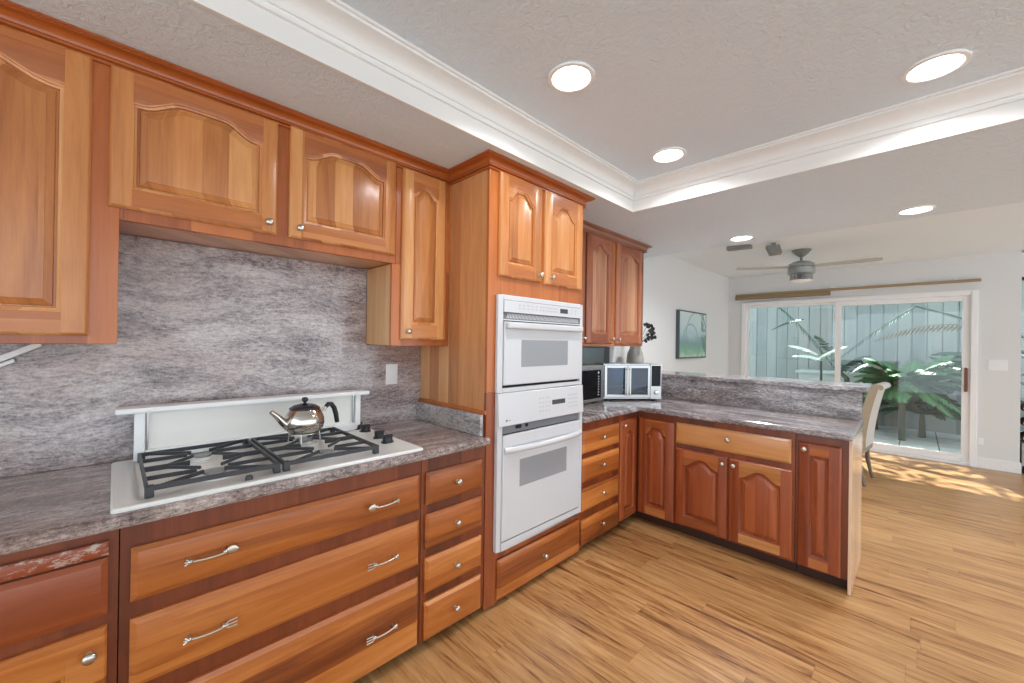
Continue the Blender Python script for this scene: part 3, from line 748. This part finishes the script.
m = MB(); m.lathe([(.020, 0), (.020, .010), (.017, .020), (.006, .021)], (.211, -.008, .075), 'y', 24); th.part('dial', m, PSTEEL, cp, smooth=50)

th = Thing('framed_mirror', 'blue-grey glass panel with a dark edge propped behind the microwave', 'mirror', (.02, 2.95, .9405))
cbox(th, 'frame', plain('dark_side', A(84, 88, 90), .4), (.003, .030, 2.60, 3.655, .9405, 1.408), bevel=.002)
cbox(th, 'glass_panel', plain('blue_grey_glass', A(128, 140, 144), .12, .5), (.0302, .032, 2.62, 3.545, .955, 1.400), bevel=0)

th = Thing('vase', 'round grey ceramic vase with dried stems at the wall end of the bar top', 'vase', (.175, 3.92, 1.1705))
m = MB(); m.lathe([(.055, 1.1705), (.075, 1.185), (.090, 1.24), (.088, 1.30), (.078, 1.35), (.062, 1.385), (.055, 1.40), (.056, 1.42), (.050, 1.42), (.050, 1.40), (.045, 1.385)], (.175, 3.92, 0), n=32)
th.part('body', m, plain('grey_ceramic', A(158, 155, 148), .65), smooth=60)
leafm = plain('dark_dried_leaf', A(62, 62, 58), .6)
random.seed(3)
for k_ in range(6):
    a = -1.0+k_*.55; tip = (.175+.06*math.cos(a)+.10, 3.92+.06*math.sin(a)+.03, 1.50+.03*k_)
    m = MB(); m.tube([(.175, 3.92, 1.25), (.19+.02*math.cos(a), 3.93+.02*math.sin(a), 1.43), tip], .0022, 6)
    st = th.part('stem', m, leafm)
    l = MB()
    for q in range(4):
        c = Vector(tip)+Vector((random.uniform(-.02, .035), random.uniform(-.03, .03), random.uniform(-.05, .02)))
        d = Vector((random.uniform(-1, 1), random.uniform(-1, 1), random.uniform(-.8, .8))).normalized(); b = d.cross(Vector((0, 1, .3))).normalized()
        L_, w_ = .05, .018
        l.face([c-d*L_*.5, c-d*.2*L_+b*w_, c+d*.2*L_+b*w_, c+d*L_*.5, c+d*.2*L_-b*w_, c-d*.2*L_-b*w_])
    th.part('leaves', l, leafm, st)

# ------------------------------------------------------------------ wall plates
def screwplate(name, label, cat, kind, plane, u0, u1, z0, z1, rockers, group=None):
    P = mapper(kind, plane); c = P((u0+u1)/2, (z0+z1)/2, 0)
    th = Thing(name, label, cat, c)
    R = lambda i, wv: [P(u, v, wv) for u, v in ((u0+i, z0+i), (u1-i, z0+i), (u1-i, z1-i), (u0+i, z1-i))]
    m = MB(); m.rings([R(0, .0005), R(0, .004), R(.003, .006)], True); th.part('cover_plate', m, WHITE_P)
    for a, b, nm in rockers:
        zc = (z0+z1)/2; hh = .033
        m = MB(); q = lambda wv: [P(u, v, wv) for u, v in ((a, zc-hh), (b, zc-hh), (b, zc+hh), (a, zc+hh))]
        m.rings([q(.006), q(.0085)], True); th.part(nm, m, WHITE_P, bevel=.001)
screwplate('wall_outlet', 'white outlet on the granite backsplash left of the oven tower', 'outlet', 'x', .020, 1.167, 1.243, 1.175, 1.297, [(1.188, 1.222, 'socket')])
screwplate('light_switch', 'white triple switch plate right of the sliding door', 'switch', 'y', YW, 2.885, 3.035, 1.19, 1.32, [(2.90, 2.935, 'rocker'), (2.943, 2.977, 'rocker'), (2.985, 3.02, 'rocker')])
screwplate('wall_jack', 'small white wall jack low on the wall beside the sliding door', 'outlet', 'y', YW, 2.815, 2.855, .28, .36, [])
# slanted strip under the left cabinet
m = MB(); m.beam((.035, -.40, 1.285), (.035, -.185, 1.411), .02, .022, up=(1, 0, 0)); m.beam((.035, -.40, 1.262), (.035, -.245, 1.352), .012, .010, up=(1, 0, 0))
single('bracket_bar', m, WHITE_P, 'slanted white bar under the far left wall cabinet', 'bracket', (.035, -.3, 1.3), bevel=.003)

# ------------------------------------------------------------------ picture
th = Thing('picture', 'canvas print of pale arches over green lawn on the dining room wall', 'picture', (0, 5.83, 1.58))
m = MB(); m.box(.001, .045, 5.34, 6.32, 1.255, 1.912)
th.part('frame', m, plain('dark_frame', A(74, 82, 88), .5), bevel=.003)
pm, nt, p = newmat('canvas_print'); vec, x, y, z = objxyz(nt)
n1 = noise(nt, vec, 5, 5, .65, 1.0)
zz = math_(nt, 'ADD', math_(nt, 'MULTIPLY', z, 1.5), .5)
base = ramp(nt, math_(nt, 'ADD', zz, math_(nt, 'MULTIPLY', math_(nt, 'SUBTRACT', n1, .5), .35)), [(.0, A(206, 220, 210)), (.12, A(140, 182, 150)), (.24, A(110, 160, 140)), (.32, A(120, 146, 154)), (.5, A(168, 196, 200)), (.72, A(196, 216, 218)), (1.0, A(206, 222, 222))])
# arches: rings round two centres
def arcs(cy_, cz_, r0):
    dy = math_(nt, 'SUBTRACT', y, cy_); dz = math_(nt, 'SUBTRACT', z, cz_)
    r = math_(nt, 'SQRT', math_(nt, 'ADD', math_(nt, 'MULTIPLY', dy, dy), math_(nt, 'MULTIPLY', dz, dz)))
    d = math_(nt, 'ABSOLUTE', math_(nt, 'SUBTRACT', r, r0))
    return math_(nt, 'LESS_THAN', d, .014)
a = math_(nt, 'MAXIMUM', arcs(-.1, -.12, .27), arcs(.12, -.05, .38))
a = math_(nt, 'MULTIPLY', a, math_(nt, 'GREATER_THAN', z, -.12))
c = mixc(nt, math_(nt, 'MULTIPLY', a, .6), base, A(120, 150, 156))
tr = math_(nt, 'MULTIPLY', math_(nt, 'GREATER_THAN', y, .28), math_(nt, 'GREATER_THAN', n1, .5))
c = mixc(nt, math_(nt, 'MULTIPLY', tr, .7), c, A(60, 110, 84))
nt.links.new(c, p.inputs['Base Color']); p.inputs['Roughness'].default_value = .3
m = MB(); m.box(.0452, .0465, 5.365, 6.30, 1.275, 1.894); th.part('print', m, pm)

# ------------------------------------------------------------------ ceiling lights
EM = plain('lamp_lens', (1, .99, .97, 1), .4, emit=9.0)
def downlight(x, y, z, label, r=.085, power=5, deep=False):
    th = Thing('recessed_light', label, 'ceiling light', (x, y, z), group='recessed ceiling lights')
    m = MB(); m.lathe([(r+.016, 0), (r+.014, -.006), (r, -.008), (r-.004, -.002)], (x, y, z-.0005), n=36, cap0=False, cap1=False)
    th.part('trim_ring', m, TRIMW, smooth=40)
    m = MB(); m.lathe([(r-.004, -.003), (r-.012, -.0022), (.01, -.002)], (x, y, z), n=36)
    th.part('lens', m, EM)
    l = bpy.data.lights.new('lamp', 'AREA'); l.shape = 'DISK'; l.size = r*1.7; l.energy = power; l.color = (.96, .97, 1); l.spread = math.radians(150)
    lo = bpy.data.objects.new('lamp', l); COL.objects.link(lo); lo.parent = th.o; lo.location = (0, 0, -.012)
downlight(1.19, 1.416, ZT, 'nearest recessed ceiling light, in the tray ceiling above the cooktop')
downlight(1.183, 2.414, ZT, 'recessed light in the tray ceiling near its inner corner')
downlight(2.315, 2.407, ZT, 'recessed light in the tray ceiling at the upper right of the photo')
downlight(2.26, 4.06, ZS, 'recessed light in the lower ceiling, right of the ceiling fan', power=12)
downlight(1.13, 4.08, ZS, 'recessed light in the lower ceiling, left of the ceiling fan', power=12)
GREYF = plain('grey_fixture', A(128, 130, 126), .45)
# two small grey fixtures beyond the soffit edge
th = Thing('ceiling_speaker', 'small grey tilted box fixture on the ceiling beside the fan', 'ceiling fixture', (1.13, 5.25, ZD), .3, local=True)
m = MB(); m.box(-.02, .02, -.02, .02, -.04, -.0005); th.part('mount', m, GREYF)
m = MB(); m.rings([[(-.075, -.06, -.035), (.055, -.06, -.03), (.055, .06, -.03), (-.075, .06, -.035)], [(-.035, -.06, -.135), (.080, -.06, -.125), (.080, .06, -.125), (-.035, .06, -.135)]], True)
th.part('housing', m, GREYF, bevel=.006)
m = MB(); m.rings([[(.70, 5.06, 2.552), (.93, 5.13, 2.560), (.93, 5.22, 2.560), (.70, 5.15, 2.552)], [(.70, 5.06, 2.598), (.93, 5.13, 2.598), (.93, 5.22, 2.598), (.70, 5.15, 2.598)]], True)
single('ceiling_fixture', m, GREYF, 'flat grey ceiling fixture just below the far left recessed light', 'ceiling fixture', (.8, 5.1, 2.59), bevel=.004)

# ------------------------------------------------------------------ ceiling fan
fx, fy = 1.29, 5.85
th = Thing('ceiling_fan', 'brushed grey ceiling fan with clear glass light kit over the dining area', 'ceiling fan', (fx, fy, ZD))
m = MB(); m.lathe([(.10, -.001), (.095, -.012), (.070, -.045), (.035, -.075), (.02, -.085)], (fx, fy, ZD), n=28); th.part('canopy', m, GREYF, smooth=50)
m = MB(); m.lathe([(.014, -.08), (.014, -.14)], (fx, fy, ZD), n=12); th.part('downrod', m, GREYF, smooth=50)
m = MB(); m.lathe([(.03, -.130), (.085, -.142), (.125, -.165), (.135, -.185), (.135, -.205), (.12, -.21), (.12, -.22), (.137, -.222), (.137, -.285), (.10, -.29)], (fx, fy, ZD), n=36); th.part('motor_housing', m, plain('fan_grey', A(160, 162, 160), .35, .4), smooth=35)
bl = plain('fan_blade_grey', A(190, 190, 188), .4)
for a, L_ in ((209, .70), (1.5, .72), (105, .72)):
    ar = math.radians(a); d = Vector((math.cos(ar), math.sin(ar), 0)); n_ = Vector((-d.y, d.x, 0)); tilt = Vector((0, 0, 1))*math.sin(math.radians(-7 if a < 90 else 4))+n_*math.cos(math.radians(6))
    c = Vector((fx, fy, 2.40)); z_ = d.cross(tilt)
    pts = []
    for i in range(13):
        t = i/12; r = .13+(L_-.13)*t; wd = (.045+.02*math.sin(t*2.2))*(1 if t < .93 else .75)
        pts.append((r, wd))
    rr = [[tuple(c+d*r+tilt*sx*wd+z_*sz*.004) for sx, sz in ((-1, -1), (1, -1), (1, 1), (-1, 1))] for r, wd in pts]
    m = MB(); m.rings(rr, True); th.part('blade', m, bl, bevel=.001)
m = MB(); m.lathe([(.115, -.29), (.115, -.365), (.109, -.365), (.109, -.29)], (fx, fy, ZD), n=36, cap0=False, cap1=False)
lk = th.part('glass_drum', m, glass_mat('clear_drum', (.95, .96, .96, 1), .12), smooth=50)
m = MB(); random.seed(5)
for i in range(14):
    a = 2*math.pi*i/14; m.lathe([(.004, -.345), (.012, -.325), (.004, -.305)], (fx+.08*math.cos(a), fy+.08*math.sin(a), ZD), n=6)
m.lathe([(.03, -.345), (.03, -.30)], (fx, fy, ZD), n=12)
th.part('crystals', m, plain('crystal_dark', A(120, 120, 118), .1, .4), lk)
m = MB(); m.lathe([(.118, -.366), (.10, -.378), (.02, -.380)], (fx, fy, ZD), n=36); th.part('light_ring', m, plain('fan_lens', (1, 1, 1, 1), .4, emit=0))

# ------------------------------------------------------------------ roller shade
SH = plain('tan_shade', A(158, 134, 100), .6); SHD = plain('tan_shade_dark', A(142, 120, 90), .6)
th = Thing('window_valance', 'long tan shade rail across the wall above the sliding door', 'blind', (1.4, YW, 2.27))
m = MB(); m.box(.115, 2.82, YW-.055, YW-.002, 2.270, 2.300); th.part('head_rail', m, SH, bevel=.003)
m = MB(); m.box(.115, 1.375, YW-.075, YW-.020, 2.205, 2.262); m.tube([(.115, YW-.05, 2.262), (1.375, YW-.05, 2.262)], .012, 8); th.part('fabric_stack', m, SHD, bevel=.003)
for i, xx in enumerate((1.375, 1.72, 2.6)):
    m = MB(); m.box(xx, xx+.02, YW-.03, YW-.001, 2.300, 2.325); th.part('bracket', m, WHITE_P)

# ------------------------------------------------------------------ dining chair
# seat faces -x; local frame: x = forward(-) / back(+), y = width
th = Thing('dining_chair', 'beige upholstered high-back dining chair beyond the end of the peninsula', 'chair', (1.80, 5.77, 0), math.radians(-5), local=True)
UPH = plain('beige_upholstery', A(204, 202, 196), .85); UPS = plain('tan_upholstery_side', A(158, 144, 122), .85); LEG = plain('grey_brown_leg', A(112, 98, 90), .5)
HW = .235
m = MB(); m.rings([rring(-.44, .07, -HW, HW, z_, .04) for z_ in (.36, .37)]+[rring(-.45, .08, -HW-.005, HW+.005, z_, .04) for z_ in (.40, .45)]+[rring(-.43, .06, -HW+.01, HW-.01, .475, .04)], True)
th.part('seat', m, UPH, smooth=40)
prof = []
for i in range(13):
    t = i/12; z_ = .40+.62*t; xb = .085+.105*t**1.6
    prof.append((xb, z_, .045-.012*t))
outer = [(x_+d_, z_) for x_, z_, d_ in prof]; inner = [(x_-d_, z_) for x_, z_, d_ in prof][::-1]
tx, tz = prof[-1][0]+.025, 1.035
roll_ = [(tx+.048*math.cos(a), tz+.035*math.sin(a)) for a in [math.radians(-50+i*22) for i in range(11)]]
pr = outer+roll_+inner
m = MB(); m.rings([[(x_, yv, z_) for x_, z_ in pr] for yv in (-HW+.012, HW-.012)], True, False, False)
th.part('backrest', m, UPH, smooth=50)
for s in (-1, 1):
    m = MB(); y0_, y1_ = (s*(HW-.012), s*HW); m.rings([[(x_, y0_, z_) for x_, z_ in pr], [(x_*1.0, y1_, z_) for x_, z_ in pr]], True)
    th.part('side_panel', m, UPS, smooth=40)
m = MB(); m.box(.025, .12, -HW, HW, .335, .41); th.part('seat_rail', m, UPS, bevel=.01)
for s in (-1, 1):
    m = MB(); m.tube([(.075, s*.205, .36), (.08, s*.205, .22), (.105, s*.21, .08), (.125, s*.215, .0)], [.022, .02, .016, .015], 10); th.part('leg', m, LEG, smooth=50)
    m = MB(); m.tube([(-.40, s*.19, .37), (-.41, s*.19, 0)], [.024, .017], 10); th.part('leg', m, LEG, smooth=50)

# ------------------------------------------------------------------ log holder seen round the corner
th = Thing('firewood_rack', 'stack of round cut logs in a low grey rack at the right picture edge', 'firewood rack', (3.35, 7.2+.42, 0))
cbox(th, 'box', plain('grey_box', A(170, 172, 168), .5), (3.148, 3.72, YW+.02, YW+.30, .09, .36), bevel=.004)
m = MB()
for a in (3.165, 3.70):
    for b in (YW+.04, YW+.28): m.tube([(a, b, 0), (a, b, .09)], .012, 8)
th.part('leg', m, DARK)
m = MB(); lm = MB()
k_ = 0
for r_ in range(5):
    for c_ in range(5):
        cx_ = 3.197+c_*.10+(.05 if r_ % 2 else 0); cz_ = .411+r_*.087
        if cx_ > 3.68: continue
        m.lathe([(.048, 0), (.048, .25)], (cx_, YW+.28, cz_), 'y', 14)
        lm.lathe([(.040, .2502), (.040, .254)], (cx_, YW+.28, cz_), 'y', 14)
bk = th.part('logs', m, plain('bark', A(70, 52, 38), .9)); th.part('log_ends', lm, plain('cut_wood', A(214, 190, 150), .8), bk)

# ------------------------------------------------------------------ garden
def tile_mat():
    m, nt, p = newmat('patio_tiles'); vec, x, y, z = objxyz(nt)
    b = N(nt, 'ShaderNodeTexBrick'); nt.links.new(comb(nt, x, y, 0), b.inputs['Vector'])
    b.offset = 0; b.inputs['Color1'].default_value = A(214, 220, 222); b.inputs['Color2'].default_value = A(200, 208, 212); b.inputs['Mortar'].default_value = A(92, 104, 112)
    b.inputs['Scale'].default_value = 1; b.inputs['Brick Width'].default_value = .42; b.inputs['Row Height'].default_value = .42; b.inputs['Mortar Size'].default_value = .008
    nt.links.new(b.outputs['Color'], p.inputs['Base Color']); p.inputs['Roughness'].default_value = .6
    return m
m = MB(); m.box(-4, 9, YW+.5, 14, -.16, -.03); m.box(-4, XR, YW+.151, YW+.5, -.16, -.125)
struct('floor_patio', m, tile_mat())
def fence_mat():
    m, nt, p = newmat('fence_boards'); vec, x, y, z = objxyz(nt)
    idx = math_(nt, 'FLOOR', math_(nt, 'DIVIDE', x, .19))
    wn = N(nt, 'ShaderNodeTexWhiteNoise', noise_dimensions='1D'); nt.links.new(idx, wn.inputs['W'])
    g = noise(nt, comb(nt, math_(nt, 'MULTIPLY', x, 30), 0, math_(nt, 'MULTIPLY', z, 2)), 1, 4, .6)
    c = ramp(nt, math_(nt, 'ADD', math_(nt, 'MULTIPLY', wn.outputs['Value'], .5), math_(nt, 'MULTIPLY', g, .5)), [(.2, A(124, 134, 134)), (.8, A(154, 160, 158))])
    nt.links.new(c, p.inputs['Base Color']); p.inputs['Roughness'].default_value = .8
    return m
m = MB(); xx = -5.0
while xx < 9:
    m.box(xx, xx+.182, 10.28, 10.30, -.03, 3.3); xx += .19
m.box(-5, 9, 10.30, 10.34, 1.0, 1.1); m.box(-5, 9, 10.30, 10.34, 2.4, 2.5); m.box(-5, 9, 10.34, 10.36, -.03, 3.3)
single('fence', m, fence_mat(), 'tall grey-green vertical board fence at the back of the patio', 'fence', (2, 10.3, 0), bevel=0)
m = MB(); m.box(.65, 1.6, 9.55, 9.95, -.03, .93); m.box(.6, 1.65, 9.5, 10.0, .93, .98)
single('planter', m, plain('pale_planter', A(176, 186, 186), .7), 'pale rectangular planter against the fence behind the left glass panel', 'planter', (1.1, 9.75, -.03), bevel=.01)

G1 = plain('fern_green', A(70, 118, 76), .5); G2 = plain('dark_fern_green', A(42, 84, 66), .5); G3 = plain('sun_tinted_frond', A(226, 238, 228), .3); G4 = plain('brown_frond', A(118, 104, 84), .7)  # near-white frond colour stands for sunlight on the leaves
G1.node_tree.nodes['Principled BSDF'].inputs['Specular IOR Level'].default_value = .6
def frond(m, p0, p1, sag=.15, n=26, ll=.16, lw=.012, droop=.35):
    """one feather leaf: rachis from p0 to p1 with paired leaflets"""
    p0 = Vector(p0); p1 = Vector(p1); d = p1-p0; L_ = d.length
    side = d.cross(Vector((0, 0, 1)));
    side = side.normalized() if side.length > 1e-3 else Vector((1, 0, 0))
    pt = lambda t: p0+d*t+Vector((0, 0, 1))*sag*4*t*(1-t)
    m.tube([pt(i/6) for i in range(7)], [.009*(1-.8*i/6) for i in range(7)], 5)
    for i in range(2, n):
        t = i/n; c = pt(t); tan = (pt(min(1, t+.02))-c).normalized()
        l = ll*(math.sin(math.pi*min(1, t*.92+.06))**.6)
        for s in (-1, 1):
            q = (side*s*.85+tan*.45+Vector((0, 0, -droop))+Vector((random.uniform(-.1, .1),)*3)).normalized()
            e_ = c+q*l; mid = c+q*l*.45; wv = tan*lw
            m.face([c-wv*.4, mid-wv, e_, mid+wv, c+wv*.4])
STEM = plain('dark_stem', A(64, 74, 62), .7)
def plant(name, label, cat, loc, mats, fr, trunk=None):
    th = Thing(name, label, cat, loc)
    if trunk:
        m = MB(); m.tube(trunk[0], trunk[1], 10); th.part('trunk', m, STEM, smooth=60)
    for a in fr:
        m = MB(); frond(m, *a[:2], **(a[2] if len(a) > 2 else {})); th.part('frond', m, mats[a[3]] if len(a) > 3 else mats[0])
random.seed(11)
def burst(c, n, L0, L1, up0, up1, a0=0, a1=360, **k):
    out = []
    for i in range(n):
        a = math.radians(a0+(a1-a0)*(i+random.random()*.6)/n); L_ = random.uniform(L0, L1); el = random.uniform(up0, up1)
        out.append((c, (c[0]+L_*math.cos(a)*math.cos(el), c[1]+L_*math.sin(a)*math.cos(el)*.7, c[2]+L_*math.sin(el)), dict(sag=.12, **k), 0))
    return out
# big fern clump in the middle
fr = burst((2.12, 8.9, .80), 60, .5, .85, -.45, .75, ll=.17, lw=.02)
plant('tree_fern', 'large bright green fern clump behind the sliding glass panel', 'fern', (2.15, 8.9, -.03), [G1], fr, ([(2.12, 8.95, -.03), (2.12, 8.95, .78)], [.045, .04]))
# overhanging frond with brown leaflets, upper right
fr = [((2.26, 9.2, 2.12), (1.30, 9.0, 1.22), dict(sag=.05, ll=.16, lw=.012, droop=.7), 1), ((2.26, 9.2, 2.12), (3.05, 9.2, 1.70), dict(sag=.03, ll=.06, lw=.008, droop=.3), 1),
      ((3.1, 9.4, 1.75), (1.75, 9.1, 1.55), dict(sag=.16, ll=.20, lw=.012, droop=.9), 2)]
plant('palm', 'arching thin-leaved palm with an inverted V of fronds against the fence', 'palm', (2.26, 9.2, -.03), [G1, G2, G4], fr+[((3.0, 9.5, 1.2), (2.45, 9.3, 1.35), dict(sag=.1, ll=.2, lw=.02), 1), ((3.0, 9.5, 1.1), (2.5, 9.3, 1.0), dict(sag=.15, ll=.2, lw=.02), 1), ((1.2, 9.5, .9), (1.7, 9.3, 1.3), dict(sag=.1, ll=.2, lw=.02), 1)], ([(3.25, 9.4, -.03), (3.2, 9.4, 1.0), (3.1, 9.4, 1.75), (2.7, 9.3, 1.95), (2.26, 9.2, 2.12)], [.05, .04, .03, .015, .012]))
# left conifer-like frond and the fronds whitened as painted sunlight
fr = [((.35, 9.0, 2.25), (1.25, 9.0, 1.10), dict(sag=.10, ll=.22, lw=.014, droop=.3), 0), ((.8, 9.1, 1.95), (.30, 9.0, 1.75), dict(sag=.05, ll=.12, lw=.012), 0), ((1.4, 9.2, 1.0), (1.0, 8.9, 1.65), dict(sag=.08, ll=.18, lw=.014), 0)]
plant('palm', 'dark green drooping palm frond crossing the left glass panel', 'palm', (1.45, 9.1, -.03), [G2], fr, ([(1.45, 9.1, -.03), (1.42, 9.1, .9), (1.25, 9.05, 1.10)], [.05, .04, .02]))
fr = [((1.05, 8.8, 1.30), (.64, 8.7, 1.46), dict(sag=.04, ll=.10, lw=.03, droop=.5), 0), ((1.12, 8.8, 1.20), (.70, 8.7, 1.27), dict(sag=.05, ll=.10, lw=.03, droop=.5), 0), ((1.02, 8.8, 1.20), (1.45, 8.7, 1.46), dict(sag=.04, ll=.09, lw=.03, droop=.5), 0), ((1.95, 8.7, 1.05), (1.50, 8.7, 1.0), dict(sag=.15, ll=.12, lw=.025, droop=.4), 0)]
plant('fern', 'fern fronds tinted whitish with painted sunlight in the middle of the left glass panel', 'fern', (1.1, 8.8, -.03), [G3], fr, ([(1.1, 8.8, -.03), (1.1, 8.8, 1.22)], [.03, .015]))
# dark shrubs right
random.seed(31)
for (c_, lab, n_) in (((2.35, 9.5, .35), 'dark low fern growth below the bright fern clump', 34), ((2.85, 9.6, .75), 'dark leafy shrub behind the right end of the sliding glass panel', 26), ((1.75, 9.8, .55), 'dark low shrub against the fence behind the fern clump', 24), ((3.75, 8.9, 1.1), 'dense green shrub outside the right-hand window', 40)):
    m = burst(c_, n_, .45, .8, -.2, 1.3, ll=.16, lw=.03)
    plant('shrub', lab, 'shrub', (c_[0], c_[1], -.03), [G2], m, ([(c_[0], c_[1], -.03), c_], [.05, .03]))
# unseen tree added over the patio to dapple the sun
th = Thing('dapple_tree', 'unseen leafy tree crown added over the patio to dapple the sun', 'tree', (4.6, 10.9, -.03))
m = MB(); m.tube([(-1.2, 10.9, -.03), (-1.1, 10.8, 2.2), (.2, 10.2, 3.8), (1.6, 9.8, 4.3), (3.2, 9.6, 4.4)], [.16, .13, .09, .06, .03], 10); th.part('trunk', m, G4, smooth=60)
m = MB(); random.seed(21)
clumps = [Vector((random.uniform(-2, 5.5), random.uniform(9.2, 12.6), random.uniform(3.9, 5.8))) for i in range(70)]
for i in range(3200):
    c = random.choice(clumps)+Vector((random.gauss(0, .30), random.gauss(0, .28), random.gauss(0, .18)))
    d = Vector((random.gauss(0, 1), random.gauss(0, 1), random.gauss(0, .5))).normalized(); b = d.cross(Vector((random.gauss(0, 1), random.gauss(0, 1), random.gauss(0, 1)))).normalized()
    L_ = random.uniform(.07, .16); m.face([c-d*L_, c+b*L_*.35, c+d*L_, c-b*L_*.35])
th.part('foliage', m, G1)
